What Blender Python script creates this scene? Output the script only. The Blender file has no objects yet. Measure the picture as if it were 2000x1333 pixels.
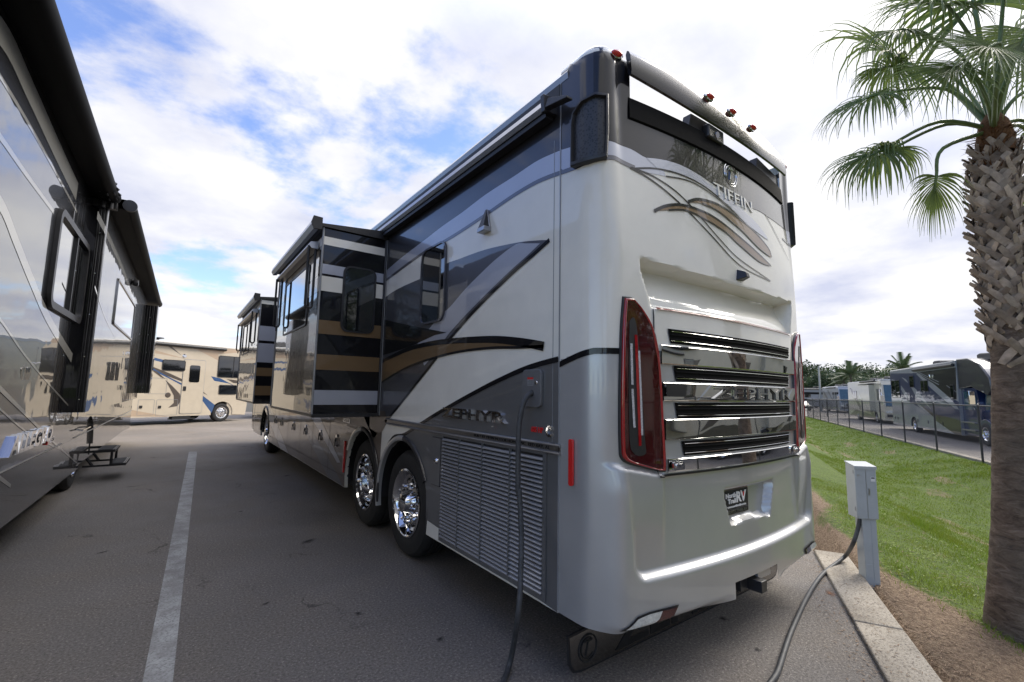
import bpy, bmesh, math, random
from math import sin, cos, pi, radians, sqrt, atan2
from mathutils import Vector, Matrix, noise
from mathutils.geometry import tessellate_polygon
random.seed(7)
SC = bpy.context.scene
COL = SC.collection
# ------------------------------------------------------------------ camera
CAM = Vector((-1.8275, -1.5417, 1.5904)); YAW, PIT, ROL, FPX = .6324, .1121, .0179, 884.46
fw = Vector((sin(YAW)*cos(PIT), cos(YAW)*cos(PIT), sin(PIT)))
r0 = Vector((cos(YAW), -sin(YAW), 0)); u0 = r0.cross(fw)
rt = cos(ROL)*r0 + sin(ROL)*u0; up = -sin(ROL)*r0 + cos(ROL)*u0
cd = bpy.data.cameras.new('camera'); cam = bpy.data.objects.new('camera', cd); COL.objects.link(cam)
mw = Matrix((rt, up, -fw)).transposed().to_4x4(); mw.translation = CAM; cam.matrix_world = mw
cd.sensor_width = 36; cd.lens = FPX/2000*36; cd.clip_start = .05; cd.clip_end = 3000
SC.camera = cam
# ------------------------------------------------------------------ sky, sun, exposure
SUN_EL, SUN_AZ = radians(42), radians(98)       # azimuth from +Y toward +X
sd = Vector((sin(SUN_AZ)*cos(SUN_EL), cos(SUN_AZ)*cos(SUN_EL), sin(SUN_EL)))
W = bpy.data.worlds.new('World'); SC.world = W; W.use_nodes = True
nt = W.node_tree; nt.nodes.clear(); N = nt.nodes.new; Lk = nt.links.new
out = N('ShaderNodeOutputWorld'); sky = N('ShaderNodeTexSky'); sky.sky_type = 'NISHITA'; sky.sun_disc = False
sky.sun_elevation = SUN_EL; sky.sun_rotation = SUN_AZ; sky.air_density = 1.0; sky.dust_density = .6; sky.ozone_density = 2.2
bgs = N('ShaderNodeBackground'); bgs.inputs[1].default_value = .125; hs = N('ShaderNodeHueSaturation'); hs.inputs['Saturation'].default_value = 1.12; hs.inputs['Hue'].default_value = .515; Lk(sky.outputs[0], hs.inputs['Color']); Lk(hs.outputs[0], bgs.inputs[0])
tc = N('ShaderNodeTexCoord'); sep = N('ShaderNodeSeparateXYZ'); Lk(tc.outputs['Generated'], sep.inputs[0])
def wm(op, a, b=None, c=None, clamp=False):
    m = N('ShaderNodeMath'); m.operation = op; m.use_clamp = clamp
    for i, x in enumerate((a, b, c)):
        if x is None: continue
        if isinstance(x, (int, float)): m.inputs[i].default_value = x
        else: Lk(x, m.inputs[i])
    return m.outputs[0]
den = wm('ADD', wm('MAXIMUM', sep.outputs[2], 0.0), .16)
cx = wm('DIVIDE', sep.outputs[0], den); cy = wm('DIVIDE', sep.outputs[1], den)
cmb = N('ShaderNodeCombineXYZ'); Lk(cx, cmb.inputs[0]); Lk(cy, cmb.inputs[1])
def wnoise(scale, detail, rough, off, dist=0.):
    mp = N('ShaderNodeMapping'); mp.inputs['Location'].default_value = off; Lk(cmb.outputs[0], mp.inputs[0])
    n = N('ShaderNodeTexNoise'); n.inputs['Scale'].default_value = scale; n.inputs['Detail'].default_value = detail
    n.inputs['Roughness'].default_value = rough; n.inputs['Distortion'].default_value = dist; Lk(mp.outputs[0], n.inputs[0]); return n.outputs[0]
n1 = wnoise(1.25, 10, .58, (7.7, 2.2, 0), .1); n2 = wnoise(3.4, 9, .62, (9.4, 1.7, 0))
# more cloud toward +X (right of the picture) and toward the horizon
bias = wm('MULTIPLY_ADD', sep.outputs[0], .22, -.005)
hz = wm('MULTIPLY', wm('SUBTRACT', 1.0, wm('MULTIPLY', sep.outputs[2], 4.0, clamp=True)), .05)
msk = wm('ADD', wm('ADD', wm('MULTIPLY_ADD', n2, .25, n1), bias), hz)
mr = N('ShaderNodeMapRange'); mr.interpolation_type = 'SMOOTHSTEP'; Lk(msk, mr.inputs[0])
mr.inputs[1].default_value = .525; mr.inputs[2].default_value = .655; mr.inputs[3].default_value = .05; mr.inputs[4].default_value = 1.0
cl = N('ShaderNodeValToRGB'); Lk(wnoise(1.7, 7, .55, (5.5, 2.9, 1)), cl.inputs[0])
cl.color_ramp.elements[0].position = .32; cl.color_ramp.elements[0].color = (.285, .30, .375, 1)
cl.color_ramp.elements[1].position = .60; cl.color_ramp.elements[1].color = (.455, .452, .455, 1)
# glow of the veiled sun in the clouds
dp = N('ShaderNodeVectorMath'); dp.operation = 'DOT_PRODUCT'; Lk(tc.outputs['Generated'], dp.inputs[0]); dp.inputs[1].default_value = sd
gl = wm('MULTIPLY', wm('POWER', wm('MAXIMUM', dp.outputs[1], 0.0), 22.0), .9)
bgc = N('ShaderNodeBackground'); Lk(cl.outputs[0], bgc.inputs[0]); ov = N('ShaderNodeMapRange'); ov.interpolation_type = 'SMOOTHSTEP'; Lk(sep.outputs[2], ov.inputs[0]); ov.inputs[1].default_value = .60; ov.inputs[2].default_value = .92; ov.inputs[3].default_value = 1.0; ov.inputs[4].default_value = 2.9   # cloud brightened overhead, out of view, to add light on the ground
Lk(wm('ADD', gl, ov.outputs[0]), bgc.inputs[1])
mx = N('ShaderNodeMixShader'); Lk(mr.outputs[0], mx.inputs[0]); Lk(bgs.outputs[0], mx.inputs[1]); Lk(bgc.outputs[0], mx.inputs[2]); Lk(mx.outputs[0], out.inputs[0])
sl = bpy.data.lights.new('sun', 'SUN'); sl.energy = 1.5; sl.angle = radians(28); sl.color = (1, .93, .82)
so = bpy.data.objects.new('sun', sl); COL.objects.link(so); so.rotation_euler = sd.to_track_quat('Z', 'Y').to_euler()
SC.view_settings.view_transform = 'Standard'; SC.view_settings.look = 'None'; SC.view_settings.exposure = 1.27; SC.view_settings.gamma = 1
SC.cycles.max_bounces = 8; SC.cycles.glossy_bounces = 5; SC.cycles.transparent_max_bounces = 16
# ------------------------------------------------------------------ pixel rays (photograph pixels, 2000 wide)
def ray(px, py): return (rt*((px-1000)/FPX) + up*(-(py-666.5)/FPX) + fw)
UV, NV = Vector((.88, .475, 0)), Vector((.475, -.88, 0))
def un(u, n, z=0): return UV*u + NV*n + Vector((0, 0, z))
class Frame:
    def __init__(s, loc=(0, 0, 0), rz=0, off=(0, 0, 0)):
        s.M = Matrix.Translation(loc) @ Matrix.Rotation(rz, 4, 'Z'); s.inv = s.M.inverted(); s.off = Vector(off); s.loc = loc; s.rz = rz
    def hit(s, px, py, axis, val):     # where the sight line of a pixel meets a plane of the thing, in build coordinates
        o = s.inv @ CAM + s.off; d = s.inv.to_3x3() @ ray(px, py); t = (val-o[axis])/d[axis]; return o + t*d
WF = Frame()
# ------------------------------------------------------------------ materials
MATS = {}
def newmat(name):
    m = bpy.data.materials.new(name); m.use_nodes = True; MATS[name] = m
    return m, m.node_tree, m.node_tree.nodes['Principled BSDF']
def link(t, a, b): t.links.new(a, b)
def texcoord(t, scale=(1, 1, 1), kind='Object'):
    c = t.nodes.new('ShaderNodeTexCoord'); mp = t.nodes.new('ShaderNodeMapping'); mp.inputs['Scale'].default_value = scale
    link(t, c.outputs[kind], mp.inputs[0]); return mp.outputs[0]
def nz(t, vec, scale, detail=4, rough=.5, dist=0):
    n = t.nodes.new('ShaderNodeTexNoise'); n.inputs['Scale'].default_value = scale; n.inputs['Detail'].default_value = detail
    n.inputs['Roughness'].default_value = rough; n.inputs['Distortion'].default_value = dist; link(t, vec, n.inputs[0]); return n.outputs[0]
def ramp(t, fac, stops):
    r = t.nodes.new('ShaderNodeValToRGB'); e = r.color_ramp.elements
    while len(e) < len(stops): e.new(.5)
    for i, (p, c) in enumerate(stops): e[i].position = p; e[i].color = (*c, 1)
    link(t, fac, r.inputs[0]); return r.outputs[0]
def bump(t, h, strength, dist, prev=None):
    b = t.nodes.new('ShaderNodeBump'); b.inputs['Strength'].default_value = strength; b.inputs['Distance'].default_value = dist
    link(t, h, b.inputs['Height'])
    if prev is not None: link(t, prev, b.inputs['Normal'])
    return b.outputs[0]
def mixc(t, f, a, b, mode='MIX'):
    m = t.nodes.new('ShaderNodeMix'); m.data_type = 'RGBA'; m.blend_type = mode
    for s, v in ((m.inputs[0], f), (m.inputs[6], a), (m.inputs[7], b)):
        if isinstance(v, (int, float)): s.default_value = v
        elif isinstance(v, tuple): s.default_value = (*v, 1)
        else: link(t, v, s)
    return m.outputs[2]
def paint(name, col, metal=0., rough=.35, coat=1., wav=.004, ior=1.42, dirt=.06, cr=.02):
    m, t, b = newmat(name)
    v = texcoord(t); n = nz(t, v, 3.2, 6, .6)
    c = ramp(t, n, [(.3, tuple(x*(1-dirt) for x in col)), (.7, tuple(min(1, x*(1+dirt*.5)) for x in col))])
    link(t, c, b.inputs['Base Color']); b.inputs['Metallic'].default_value = metal; b.inputs['Roughness'].default_value = rough
    b.inputs['Coat Weight'].default_value = coat; b.inputs['Coat Roughness'].default_value = cr; b.inputs['Coat IOR'].default_value = ior; b.inputs['Specular IOR Level'].default_value = .12
    if wav:
        w = nz(t, v, 2.3, 1.5, .4); link(t, bump(t, w, 1., wav), b.inputs['Coat Normal'])
    return m
def simple(name, col, metal=0., rough=.5, var=.12, scale=9, bmp=0., bs=60, **kw):
    m, t, b = newmat(name); v = texcoord(t)
    c = ramp(t, nz(t, v, scale, 6, .6), [(.3, tuple(x*(1-var) for x in col)), (.7, tuple(min(1, x*(1+var)) for x in col))])
    link(t, c, b.inputs['Base Color']); b.inputs['Metallic'].default_value = metal; b.inputs['Roughness'].default_value = rough
    if bmp: link(t, bump(t, nz(t, v, bs, 4, .6), 1., bmp), b.inputs['Normal'])
    for k, x in kw.items(): b.inputs[k.replace('_', ' ')].default_value = x
    return m
PEARL = paint('pearl_white_paint', (.74, .725, .655), 0, .4, wav=.0015)
SILV = paint('silver_paint', (.40, .42, .48), .35, .38, wav=.0015)
CHAR = paint('charcoal_paint', (.042, .042, .048), .5, .35, wav=.0015)
DGREY = paint('dark_grey_paint', (.105, .108, .125), .55, .38, wav=.0015)
GUN = paint('gunmetal_paint', (.20, .205, .21), .6, .4, wav=.0015)
BSILV = paint('bumper_silver_paint', (.46, .465, .465), .5, .36, wav=.001)
BLACK = paint('black_gloss_paint', (.006, .006, .008), 0, .3, wav=.002)
GOLD = paint('bronze_paint', (.19, .125, .065), .3, .4, wav=.002)
TAUPE = paint('taupe_paint', (.12, .095, .075), .4, .4, wav=.003)
MIRR = paint('mirror_dark_paint', (.03, .026, .022), .2, .25, wav=.004, ior=2.1)
MIRR2 = paint('mirror_cream_paint', (.16, .14, .11), .2, .25, wav=.004, ior=2.1)
CHROME = simple('chrome', (.72, .72, .73), 1, .06, .02, bmp=.0008, bs=5)
CHROMEW = simple('wavy_chrome', (.66, .66, .66), 1, .03, .02)
_t = CHROMEW.node_tree; link(_t, bump(_t, nz(_t, texcoord(_t, (1, 1, 2)), 3.0, 0, .3), 1., .004), _t.nodes['Principled BSDF'].inputs['Normal'])
ALU = simple('aluminium', (.42, .42, .43), 1, .32, .08)
BLKM = simple('black_matte', (.012, .012, .013), 0, .55, .2)
BLKP = simple('black_plastic', (.02, .02, .022), 0, .38, .2, bmp=.001)
RUB = simple('tyre_rubber', (.018, .018, .018), 0, .72, .25, bmp=.002, bs=90)
CABLE = simple('cable_rubber', (.045, .047, .05), 0, .55, .3, 22, bmp=.0008, bs=140)
GLASS = simple('dark_glass', (.008, .009, .01), 0, .03, .1, Coat_Weight=1., IOR=1.7)
GLASSB = simple('blue_glass', (.04, .08, .10), 0, .04, .2, 3, IOR=1.6)
REDL = simple('red_lens', (.28, .004, .006), 0, .12, .15, 30, Coat_Weight=1.)
REDD = simple('dark_red_lens', (.045, .002, .003), 0, .10, .25, 20, Coat_Weight=1., IOR=1.6)
REDR = simple('red_reflector', (.62, .01, .01), 0, .25, .1, 150, Coat_Weight=1., bmp=.002, bs=300)
CLEARL = simple('clear_lens', (.60, .62, .60), .3, .12, .25, 60, Coat_Weight=1.)
LEDW = simple('led_strip', (.55, .55, .58), .3, .25, .5, 160)
WHITEP = simple('white_lettering', (.75, .75, .74), 0, .4, .03)
REDP = simple('red_lettering', (.55, .02, .02), 0, .4, .03)
GREYBOX = simple('grey_enamel', (.40, .43, .44), 0, .45, .07, 5, bmp=.0008, bs=40)
ROOFW = simple('roof_white', (.55, .54, .50), 0, .5, .08)
CREAM = paint('cream_paint', (.60, .52, .40), 0, .4, wav=.002)
TANP = paint('tan_paint', (.50, .38, .27), 0, .4, wav=.002)
BROWNG = paint('brown_grey_paint', (.12, .10, .085), .3, .4, wav=.002)
BLUE = paint('slate_blue_paint', (.06, .12, .26), .3, .35, wav=.002)
NAVY = paint('navy_paint', (.012, .025, .085), .3, .3, wav=.003)
WHT = paint('white_paint', (.62, .62, .60), 0, .4, wav=.002)
LGREY = paint('light_grey_paint', (.30, .31, .32), .3, .4, wav=.002)
# ------------------------------------------------------------------ geometry helpers
class MB:
    def __init__(s): s.v = []; s.f = []; s.mi = []
    def add(s, vs, fs, mi=0):
        o = len(s.v); s.v += [Vector(v) for v in vs]; s.f += [tuple(i+o for i in f) for f in fs]; s.mi += [mi]*len(fs); return s
    def box(s, lo, hi, mi=0, M=None):
        (a, b, c), (d, e, f) = lo, hi
        vs = [Vector(p) for p in ((a,b,c),(d,b,c),(d,e,c),(a,e,c),(a,b,f),(d,b,f),(d,e,f),(a,e,f))]
        if M: vs = [M @ v for v in vs]
        return s.add(vs, [(0,3,2,1),(4,5,6,7),(0,1,5,4),(1,2,6,5),(2,3,7,6),(3,0,4,7)], mi)
    def tube(s, pts, r, n=10, mi=0, cap=True):
        pts = [Vector(p) for p in pts]; k = len(pts); rs = r if isinstance(r, (list, tuple)) else [r]*k
        vs = []; prev = None
        for i, p in enumerate(pts):
            t = (pts[min(i+1, k-1)]-pts[max(i-1, 0)]).normalized()
            if prev is None:
                a = Vector((0, 0, 1)) if abs(t.z) < .9 else Vector((1, 0, 0)); x = t.cross(a).normalized()
            else: x = (prev - t*prev.dot(t)).normalized()
            prev = x; y = t.cross(x)
            vs += [p + rs[i]*(cos(2*pi*j/n)*x + sin(2*pi*j/n)*y) for j in range(n)]
        fs = [(i*n+j, i*n+(j+1) % n, (i+1)*n+(j+1) % n, (i+1)*n+j) for i in range(k-1) for j in range(n)]
        if cap: fs += [tuple(range(n))[::-1], tuple((k-1)*n+j for j in range(n))]
        return s.add(vs, fs, mi)
    def lathe(s, prof, o, axis, n=40, mi=0):   # prof: (radius, distance along axis)
        o = Vector(o); ax = Vector(axis).normalized(); a = Vector((0, 0, 1)) if abs(ax.z) < .9 else Vector((1, 0, 0))
        x = ax.cross(a).normalized(); y = ax.cross(x); k = len(prof)
        vs = [o + ax*h + r*(cos(2*pi*j/n)*x + sin(2*pi*j/n)*y) for r, h in prof for j in range(n)]
        return s.add(vs, [(i*n+j, i*n+(j+1) % n, (i+1)*n+(j+1) % n, (i+1)*n+j) for i in range(k-1) for j in range(n)], mi)
    def sheet(s, pts, mi=0, flip=False):
        pts = [Vector(p) for p in pts]; tr = tessellate_polygon([pts])
        return s.add(pts, [t[::-1] if flip else t for t in tr], mi)
    def prism(s, pts, ext, mi=0):              # polygon pulled along ext
        pts = [Vector(p) for p in pts]; e = Vector(ext); n = len(pts); tr = tessellate_polygon([pts])
        fs = [tuple(t) for t in tr] + [tuple(i+n for i in t)[::-1] for t in tr] + [(i, (i+1) % n, (i+1) % n+n, i+n) for i in range(n)]
        return s.add(pts + [p+e for p in pts], fs, mi)
    def build(s, name, mats, parent=None, fr=WF, smooth=35, bev=0, label=None, fixn=True):
        me = bpy.data.meshes.new(name); off = fr.off
        me.from_pydata([v-off for v in s.v], [], s.f)
        if not isinstance(mats, (list, tuple)): mats = [mats]
        for m in mats: me.materials.append(m)
        me.polygons.foreach_set('material_index', s.mi)
        if fixn:
            bm = bmesh.new(); bm.from_mesh(me); bmesh.ops.recalc_face_normals(bm, faces=bm.faces)
            seen = set(); cl_ = fr.inv @ CAM - off       # single sheets get their front toward the open side, where the lot is
            for f0 in bm.faces:
                if f0.index in seen: continue
                isl = [f0]; seen.add(f0.index); k = 0; opn = False
                while k < len(isl):
                    for e in isl[k].edges:
                        if len(e.link_faces) == 1: opn = True
                        for g in e.link_faces:
                            if g.index not in seen: seen.add(g.index); isl.append(g)
                    k += 1
                if opn and sum(f.normal.dot(cl_-f.calc_center_median())*f.calc_area() for f in isl) < 0: bmesh.ops.reverse_faces(bm, faces=isl)
            bm.to_mesh(me); bm.free()
        if smooth:
            me.polygons.foreach_set('use_smooth', [True]*len(me.polygons)); me.set_sharp_from_angle(angle=radians(smooth))
        me.update()
        o = bpy.data.objects.new(name, me); COL.objects.link(o)
        if parent: o.parent = parent
        if bev:
            b = o.modifiers.new('bevel', 'BEVEL'); b.width = bev; b.segments = 3; b.limit_method = 'ANGLE'; b.angle_limit = radians(40)
        if label: o['label'] = label
        return o
def tag(o, label=None, cat=None, group=None, kind=None):
    if label: o['label'] = label
    if cat: o['category'] = cat
    if group: o['group'] = group
    if kind: o['kind'] = kind
    return o
def thing(name, label, cat, fr, group=None):
    o = bpy.data.objects.new(name, None); COL.objects.link(o); o.empty_display_size = .2
    M = fr.M.copy() @ Matrix.Translation(fr.off); o.location = M.translation; o.rotation_euler = (0, 0, fr.rz)
    return tag(o, label, cat, group)
def sm(pts, k=6):                               # smooth open curve through points
    P = [Vector(p) for p in pts]; o = []
    for i in range(len(P)-1):
        a, b, c, d = P[max(i-1, 0)], P[i], P[i+1], P[min(i+2, len(P)-1)]
        for j in range(k):
            t = j/k; o.append(.5*((2*b)+(c-a)*t+(2*a-5*b+4*c-d)*t*t+(3*b-a-3*c+d)*t**3))
    o.append(P[-1]); return o
def rrect(x0, y0, x1, y1, r, n=5):              # rounded rectangle outline
    o = []
    for cx_, cy_, a in ((x1-r, y1-r, 0), (x0+r, y1-r, 90), (x0+r, y0+r, 180), (x1-r, y0+r, 270)):
        for i in range(n+1):
            t = radians(a+90*i/n); o.append((cx_+r*cos(t), cy_+r*sin(t)))
    return o
_txt = {}
def textmesh(s, shear=0., ext=.0, res=3, font_off=0.):
    c = bpy.data.curves.new('t', 'FONT'); c.body = s; c.shear = shear; c.extrude = ext; c.resolution_u = res; c.offset = font_off; c.size = 1
    o = bpy.data.objects.new('t', c); COL.objects.link(o); bpy.context.view_layer.update()
    me = bpy.data.meshes.new_from_object(o.evaluated_get(bpy.context.evaluated_depsgraph_get()))
    vs = [v.co.copy() for v in me.vertices]; fs = [tuple(p.vertices) for p in me.polygons]
    bpy.data.objects.remove(o); bpy.data.curves.remove(c); bpy.data.meshes.remove(me)
    x0, x1 = min(v.x for v in vs), max(v.x for v in vs); y0, y1 = min(v.y for v in vs), max(v.y for v in vs)
    return [Vector(((v.x-x0)/(x1-x0), (v.y-y0)/(y1-y0), v.z)) for v in vs], fs
def text_on(mb, s, fn, w, h, ext=.01, mi=0, **kw):   # fn(u, v, depth) -> point ; u right, v up, metres
    vs, fs = textmesh(s, ext=1., **kw)
    mb.add([fn(v.x*w, v.y*h, v.z*ext) for v in vs], fs, mi); return mb
def lerp(a, b, t): return a+(b-a)*t
def sst(a, b, x):
    t = min(1, max(0, (x-a)/(b-a))); return t*t*(3-2*t)
# serif strokes for the chrome badge letters (unit box each), drawn as polygons
def wheel(parent, fr, c, axis, R, chrome=CHROME, style='tag', w=.28, rim=.31, detail=True):
    """one road wheel; c = centre of outer face, axis = outward"""
    ax = Vector(axis)
    wr = bpy.data.objects.new('wheel', None); COL.objects.link(wr); wr.parent = parent; wr.empty_display_size = .1
    t = MB(); a = Vector((0, 0, 1)); x = ax.cross(a).normalized(); y = ax.cross(x)
    prof = [(rim*.98, -.015), (rim+.03, .004), (R*.80, .012), (R*.93, -.004), (R*.975, -.03), (R, -.05), (R, -.09), (R-.012, -.095), (R-.012, -.105), (R, -.11), (R, -.17), (R-.012, -.175), (R-.012, -.185), (R, -.19), (R, -w+.04), (R*.95, -w), (rim, -w)]
    t.lathe(prof, c, ax, 56); t.build('tyre', RUB, wr, fr)
    m = MB(); H = (rim/.31)
    P = {'tag': [(rim, -.018), (rim+.012, .006), (rim-.004, .012), (rim-.02, .0), (rim-.045*H, -.06), (rim-.085*H, -.085), (rim-.10*H, -.06), (.12*H, -.05), (.10*H, -.02), (.085*H, .04), (.05*H, .055), (0.001, .058)],
         'deep': [(rim, -.018), (rim+.012, .006), (rim-.004, .012), (rim-.02, -.005), (rim-.035, -.12), (rim-.10, -.145), (.12, -.15), (.10, -.06), (.05, -.05), (.001, -.048)],
         'face': [(rim, -.018), (rim+.012, .006), (rim-.02, .0), (rim-.05*H, -.04), (rim-.10*H, -.02), (.10*H, -.01), (.085*H, .05), (.001, .055)]}[style]
    m.lathe(P, c, ax, 48)
    if detail:
        rr, d0, d1 = {'tag': (.165, -.06, .01), 'deep': (.165, -.15, -.09), 'face': (.14*H, -.02, .03)}[style]
        for i in range(10):
            th = 2*pi*i/10; p = Vector(c)+rr*(cos(th)*x+sin(th)*y)
            m.tube([p+ax*d0, p+ax*(d0+.014), p+ax*(d0+.016), p+ax*d1, p+ax*(d1+.012)], [.026*H, .026*H, .018*H, .016*H, .006], 8)
            th = 2*pi*(i+.5)/10; p = Vector(c)+(rim-.078*H)*(cos(th)*x+sin(th)*y)+ax*{'tag': -.078, 'deep': -.138, 'face': -.02}[style]
            m.lathe([(.001, .004), (.024*H, .004)], p, ax, 12, 1)
    m.build('rim', [chrome, BLKM], wr, fr)
    return wr
# ================================================================== ground, lots, kerb
def gz(u, n):
    """height of the soil: mulch level with the kerb, down into the swale, up to the far lot"""
    if n < 1.5: return -.06
    z = lerp(-.015, -.80, sst(1.6, 5.0, n)); z = lerp(z, -.37, sst(5.0, 7.5, n))
    z = lerp(-.42, z, sst(-60, -30, u)) if u < -30 else z
    z = lerp(z, -.40, sst(60, 75, u)) if u > 60 else z
    return z
def gmat():
    m, t, b = newmat('soil_and_grass')
    v = texcoord(t); big = nz(t, v, .55, 6, .6); mid = nz(t, v, 3.2, 6, .62); fine = nz(t, v, 38, 6, .7)
    gr = mixc(t, ramp(t, mid, [(.35, (0, 0, 0)), (.65, (1, 1, 1))]), (.090, .155, .008), (.155, .225, .014))
    gr = mixc(t, ramp(t, fine, [(.4, (0, 0, 0)), (.62, (1, 1, 1))]), gr, (.045, .06, .016))
    so2 = ramp(t, fine, [(.28, (.06, .038, .024)), (.45, (.19, .125, .075)), (.6, (.31, .225, .14)), (.75, (.42, .33, .22))])
    a = t.nodes.new('ShaderNodeAttribute'); a.attribute_name = 'bare'
    m1 = t.nodes.new('ShaderNodeMath'); m1.operation = 'ADD'; link(t, a.outputs['Fac'], m1.inputs[0]); m2 = t.nodes.new('ShaderNodeMath'); m2.operation = 'MULTIPLY_ADD'
    link(t, mid, m2.inputs[0]); m2.inputs[1].default_value = .7; m2.inputs[2].default_value = -.35; link(t, m2.outputs[0], m1.inputs[1])
    f = ramp(t, m1.outputs[0], [(.40, (0, 0, 0)), (.60, (1, 1, 1))])
    link(t, mixc(t, f, gr, so2), b.inputs['Base Color']); b.inputs['Roughness'].default_value = .95
    link(t, bump(t, fine, 1., .03, bump(t, mid, 1., .05)), b.inputs['Normal']); return m
def bare(u, n):
    p = noise.noise((u*.7, n*.7, 3.)); nb = 1.62+.55*max(0, 3.3-u)+.35*p; w = 1-sst(nb-.25, nb+.45, n); 
    e = sst(.42, .62, abs(noise.noise((u*.35, n*1.1, 9.)))*1.6)*sst(3.2, 4.0, n)*(1-sst(6.5, 7.4, n))*.50
    return max(w, e)
def axis_vals(lo, hi, segs):
    o = []
    for a, b, st in segs:
        k = max(1, round((b-a)/st)); o += [a+(b-a)*i/k for i in range(k)]
    return o+[segs[-1][1]]
us = axis_vals(0, 0, [(-500, -60, 60), (-60, -8, 3), (-8, 12, .25), (12, 50, .8), (50, 80, 3), (80, 600, 65)])
ns = axis_vals(0, 0, [(-500, -60, 60), (-60, 1.0, 12), (1.0, 8.2, .2), (8.2, 60, 8), (60, 500, 60)])
vs = []; br_ = []
for n_ in ns:
    for u_ in us:
        z = gz(u_, n_)+(.03*noise.noise((u_*1.3, n_*1.3, 0)) if 1.5 < n_ < 7.3 and -40 < u_ < 60 else 0); 
        if n_ < 1.45: z = -.4
        if n_ > 7.6: z = -.41
        vs.append(un(u_, n_, z)); br_.append(bare(u_, n_) if abs(u_) < 60 and n_ < 8 else 0)
k = len(us); me = bpy.data.meshes.new('ground'); me.from_pydata(vs, [], [(j*k+i, j*k+i+1, (j+1)*k+i+1, (j+1)*k+i) for j in range(len(ns)-1) for i in range(k-1)])
at = me.attributes.new('bare', 'FLOAT', 'POINT'); at.data.foreach_set('value', br_); me.materials.append(gmat()); me.polygons.foreach_set('use_smooth', [True]*len(me.polygons))
g_ = bpy.data.objects.new('ground', me); COL.objects.link(g_); g_['kind'] = 'structure'
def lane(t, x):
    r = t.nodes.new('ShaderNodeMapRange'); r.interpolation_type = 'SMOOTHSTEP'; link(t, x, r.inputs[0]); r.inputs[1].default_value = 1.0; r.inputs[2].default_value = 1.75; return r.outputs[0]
def asphalt(name, base, warm):
    m, t, b = newmat(name); v = texcoord(t)
    big = nz(t, v, .22, 5, .6, .4); mid = nz(t, v, 1.7, 6, .62); fine = nz(t, v, 62, 4, .8); sp = nz(t, v, 160, 2, .6)
    c = ramp(t, fine, [(.30, tuple(x*.35 for x in base)), (.5, base), (.60, tuple(x*1.3 for x in base)), (.68, tuple(x*3.0 for x in base))])
    c = mixc(t, ramp(t, big, [(.35, (0, 0, 0)), (.7, (1, 1, 1))]), c, mixc(t, 1., c, (.60, .60, .60), 'MULTIPLY'))
    c = mixc(t, ramp(t, mid, [(.45, (0, 0, 0)), (.75, (.6, .6, .6))]), c, mixc(t, 1., c, warm, 'MULTIPLY'))
    vo = t.nodes.new('ShaderNodeTexVoronoi'); vo.feature = 'DISTANCE_TO_EDGE'; vo.inputs['Scale'].default_value = .45
    w = t.nodes.new('ShaderNodeVectorMath'); w.operation = 'MULTIPLY_ADD'; 
    nn = t.nodes.new('ShaderNodeTexNoise'); nn.inputs['Scale'].default_value = 2.2; nn.inputs['Detail'].default_value = 6; link(t, v, nn.inputs[0])
    link(t, nn.outputs['Color'], w.inputs[0]); w.inputs[1].default_value = (.9, .9, 0); link(t, v, w.inputs[2]); link(t, w.outputs[0], vo.inputs[0])
    ck = ramp(t, vo.outputs['Distance'], [(0, (.7, .7, .7)), (.003, (.4, .4, .4)), (.007, (0, 0, 0))])
    ckm = mixc(t, 1., ck, ramp(t, mid, [(.50, (0, 0, 0)), (.62, (1, 1, 1))]), 'MULTIPLY')
    c = mixc(t, ckm, c, (.018, .017, .016))
    dn = t.nodes.new('ShaderNodeVectorMath'); dn.operation = 'DOT_PRODUCT'; link(t, v, dn.inputs[0]); dn.inputs[1].default_value = (-.475*.1, .88*.1, 0)   # driving lane painted paler: older surface, and light clear of coach shade
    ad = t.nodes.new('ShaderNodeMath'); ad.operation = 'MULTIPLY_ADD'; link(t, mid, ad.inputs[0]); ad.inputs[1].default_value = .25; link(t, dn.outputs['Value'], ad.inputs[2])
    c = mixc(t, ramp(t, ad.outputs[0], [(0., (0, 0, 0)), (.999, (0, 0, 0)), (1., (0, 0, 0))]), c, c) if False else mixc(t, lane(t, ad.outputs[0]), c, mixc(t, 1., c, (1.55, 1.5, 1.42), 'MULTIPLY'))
    link(t, c, b.inputs['Base Color']); link(t, ramp(t, mid, [(.3, (.68, .68, .68)), (.7, (.9, .9, .9))]), b.inputs['Roughness'])
    link(t, bump(t, fine, 1., .008, bump(t, mid, .5, .006)), b.inputs['Normal']); return m
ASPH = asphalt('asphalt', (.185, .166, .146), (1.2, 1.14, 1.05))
m = MB(); P = [un(-120, 1.245), un(140, 1.245), un(140, -140), un(-120, -140)]; m.add(P, [(0, 3, 2, 1)]); m.add([un(-120, 1.245), un(140, 1.245), un(140, 1.245, -.5), un(-120, 1.245, -.5)], [(0, 1, 2, 3)])
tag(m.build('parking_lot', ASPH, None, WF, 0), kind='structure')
m = MB(); P = [un(-120, 8.05, -.35), un(140, 8.05, -.35), un(140, 60, -.35), un(-120, 60, -.35)]; m.add(P, [(0, 1, 2, 3)])
tag(m.build('far_lot', ASPH, None, WF, 0), kind='structure')
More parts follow.
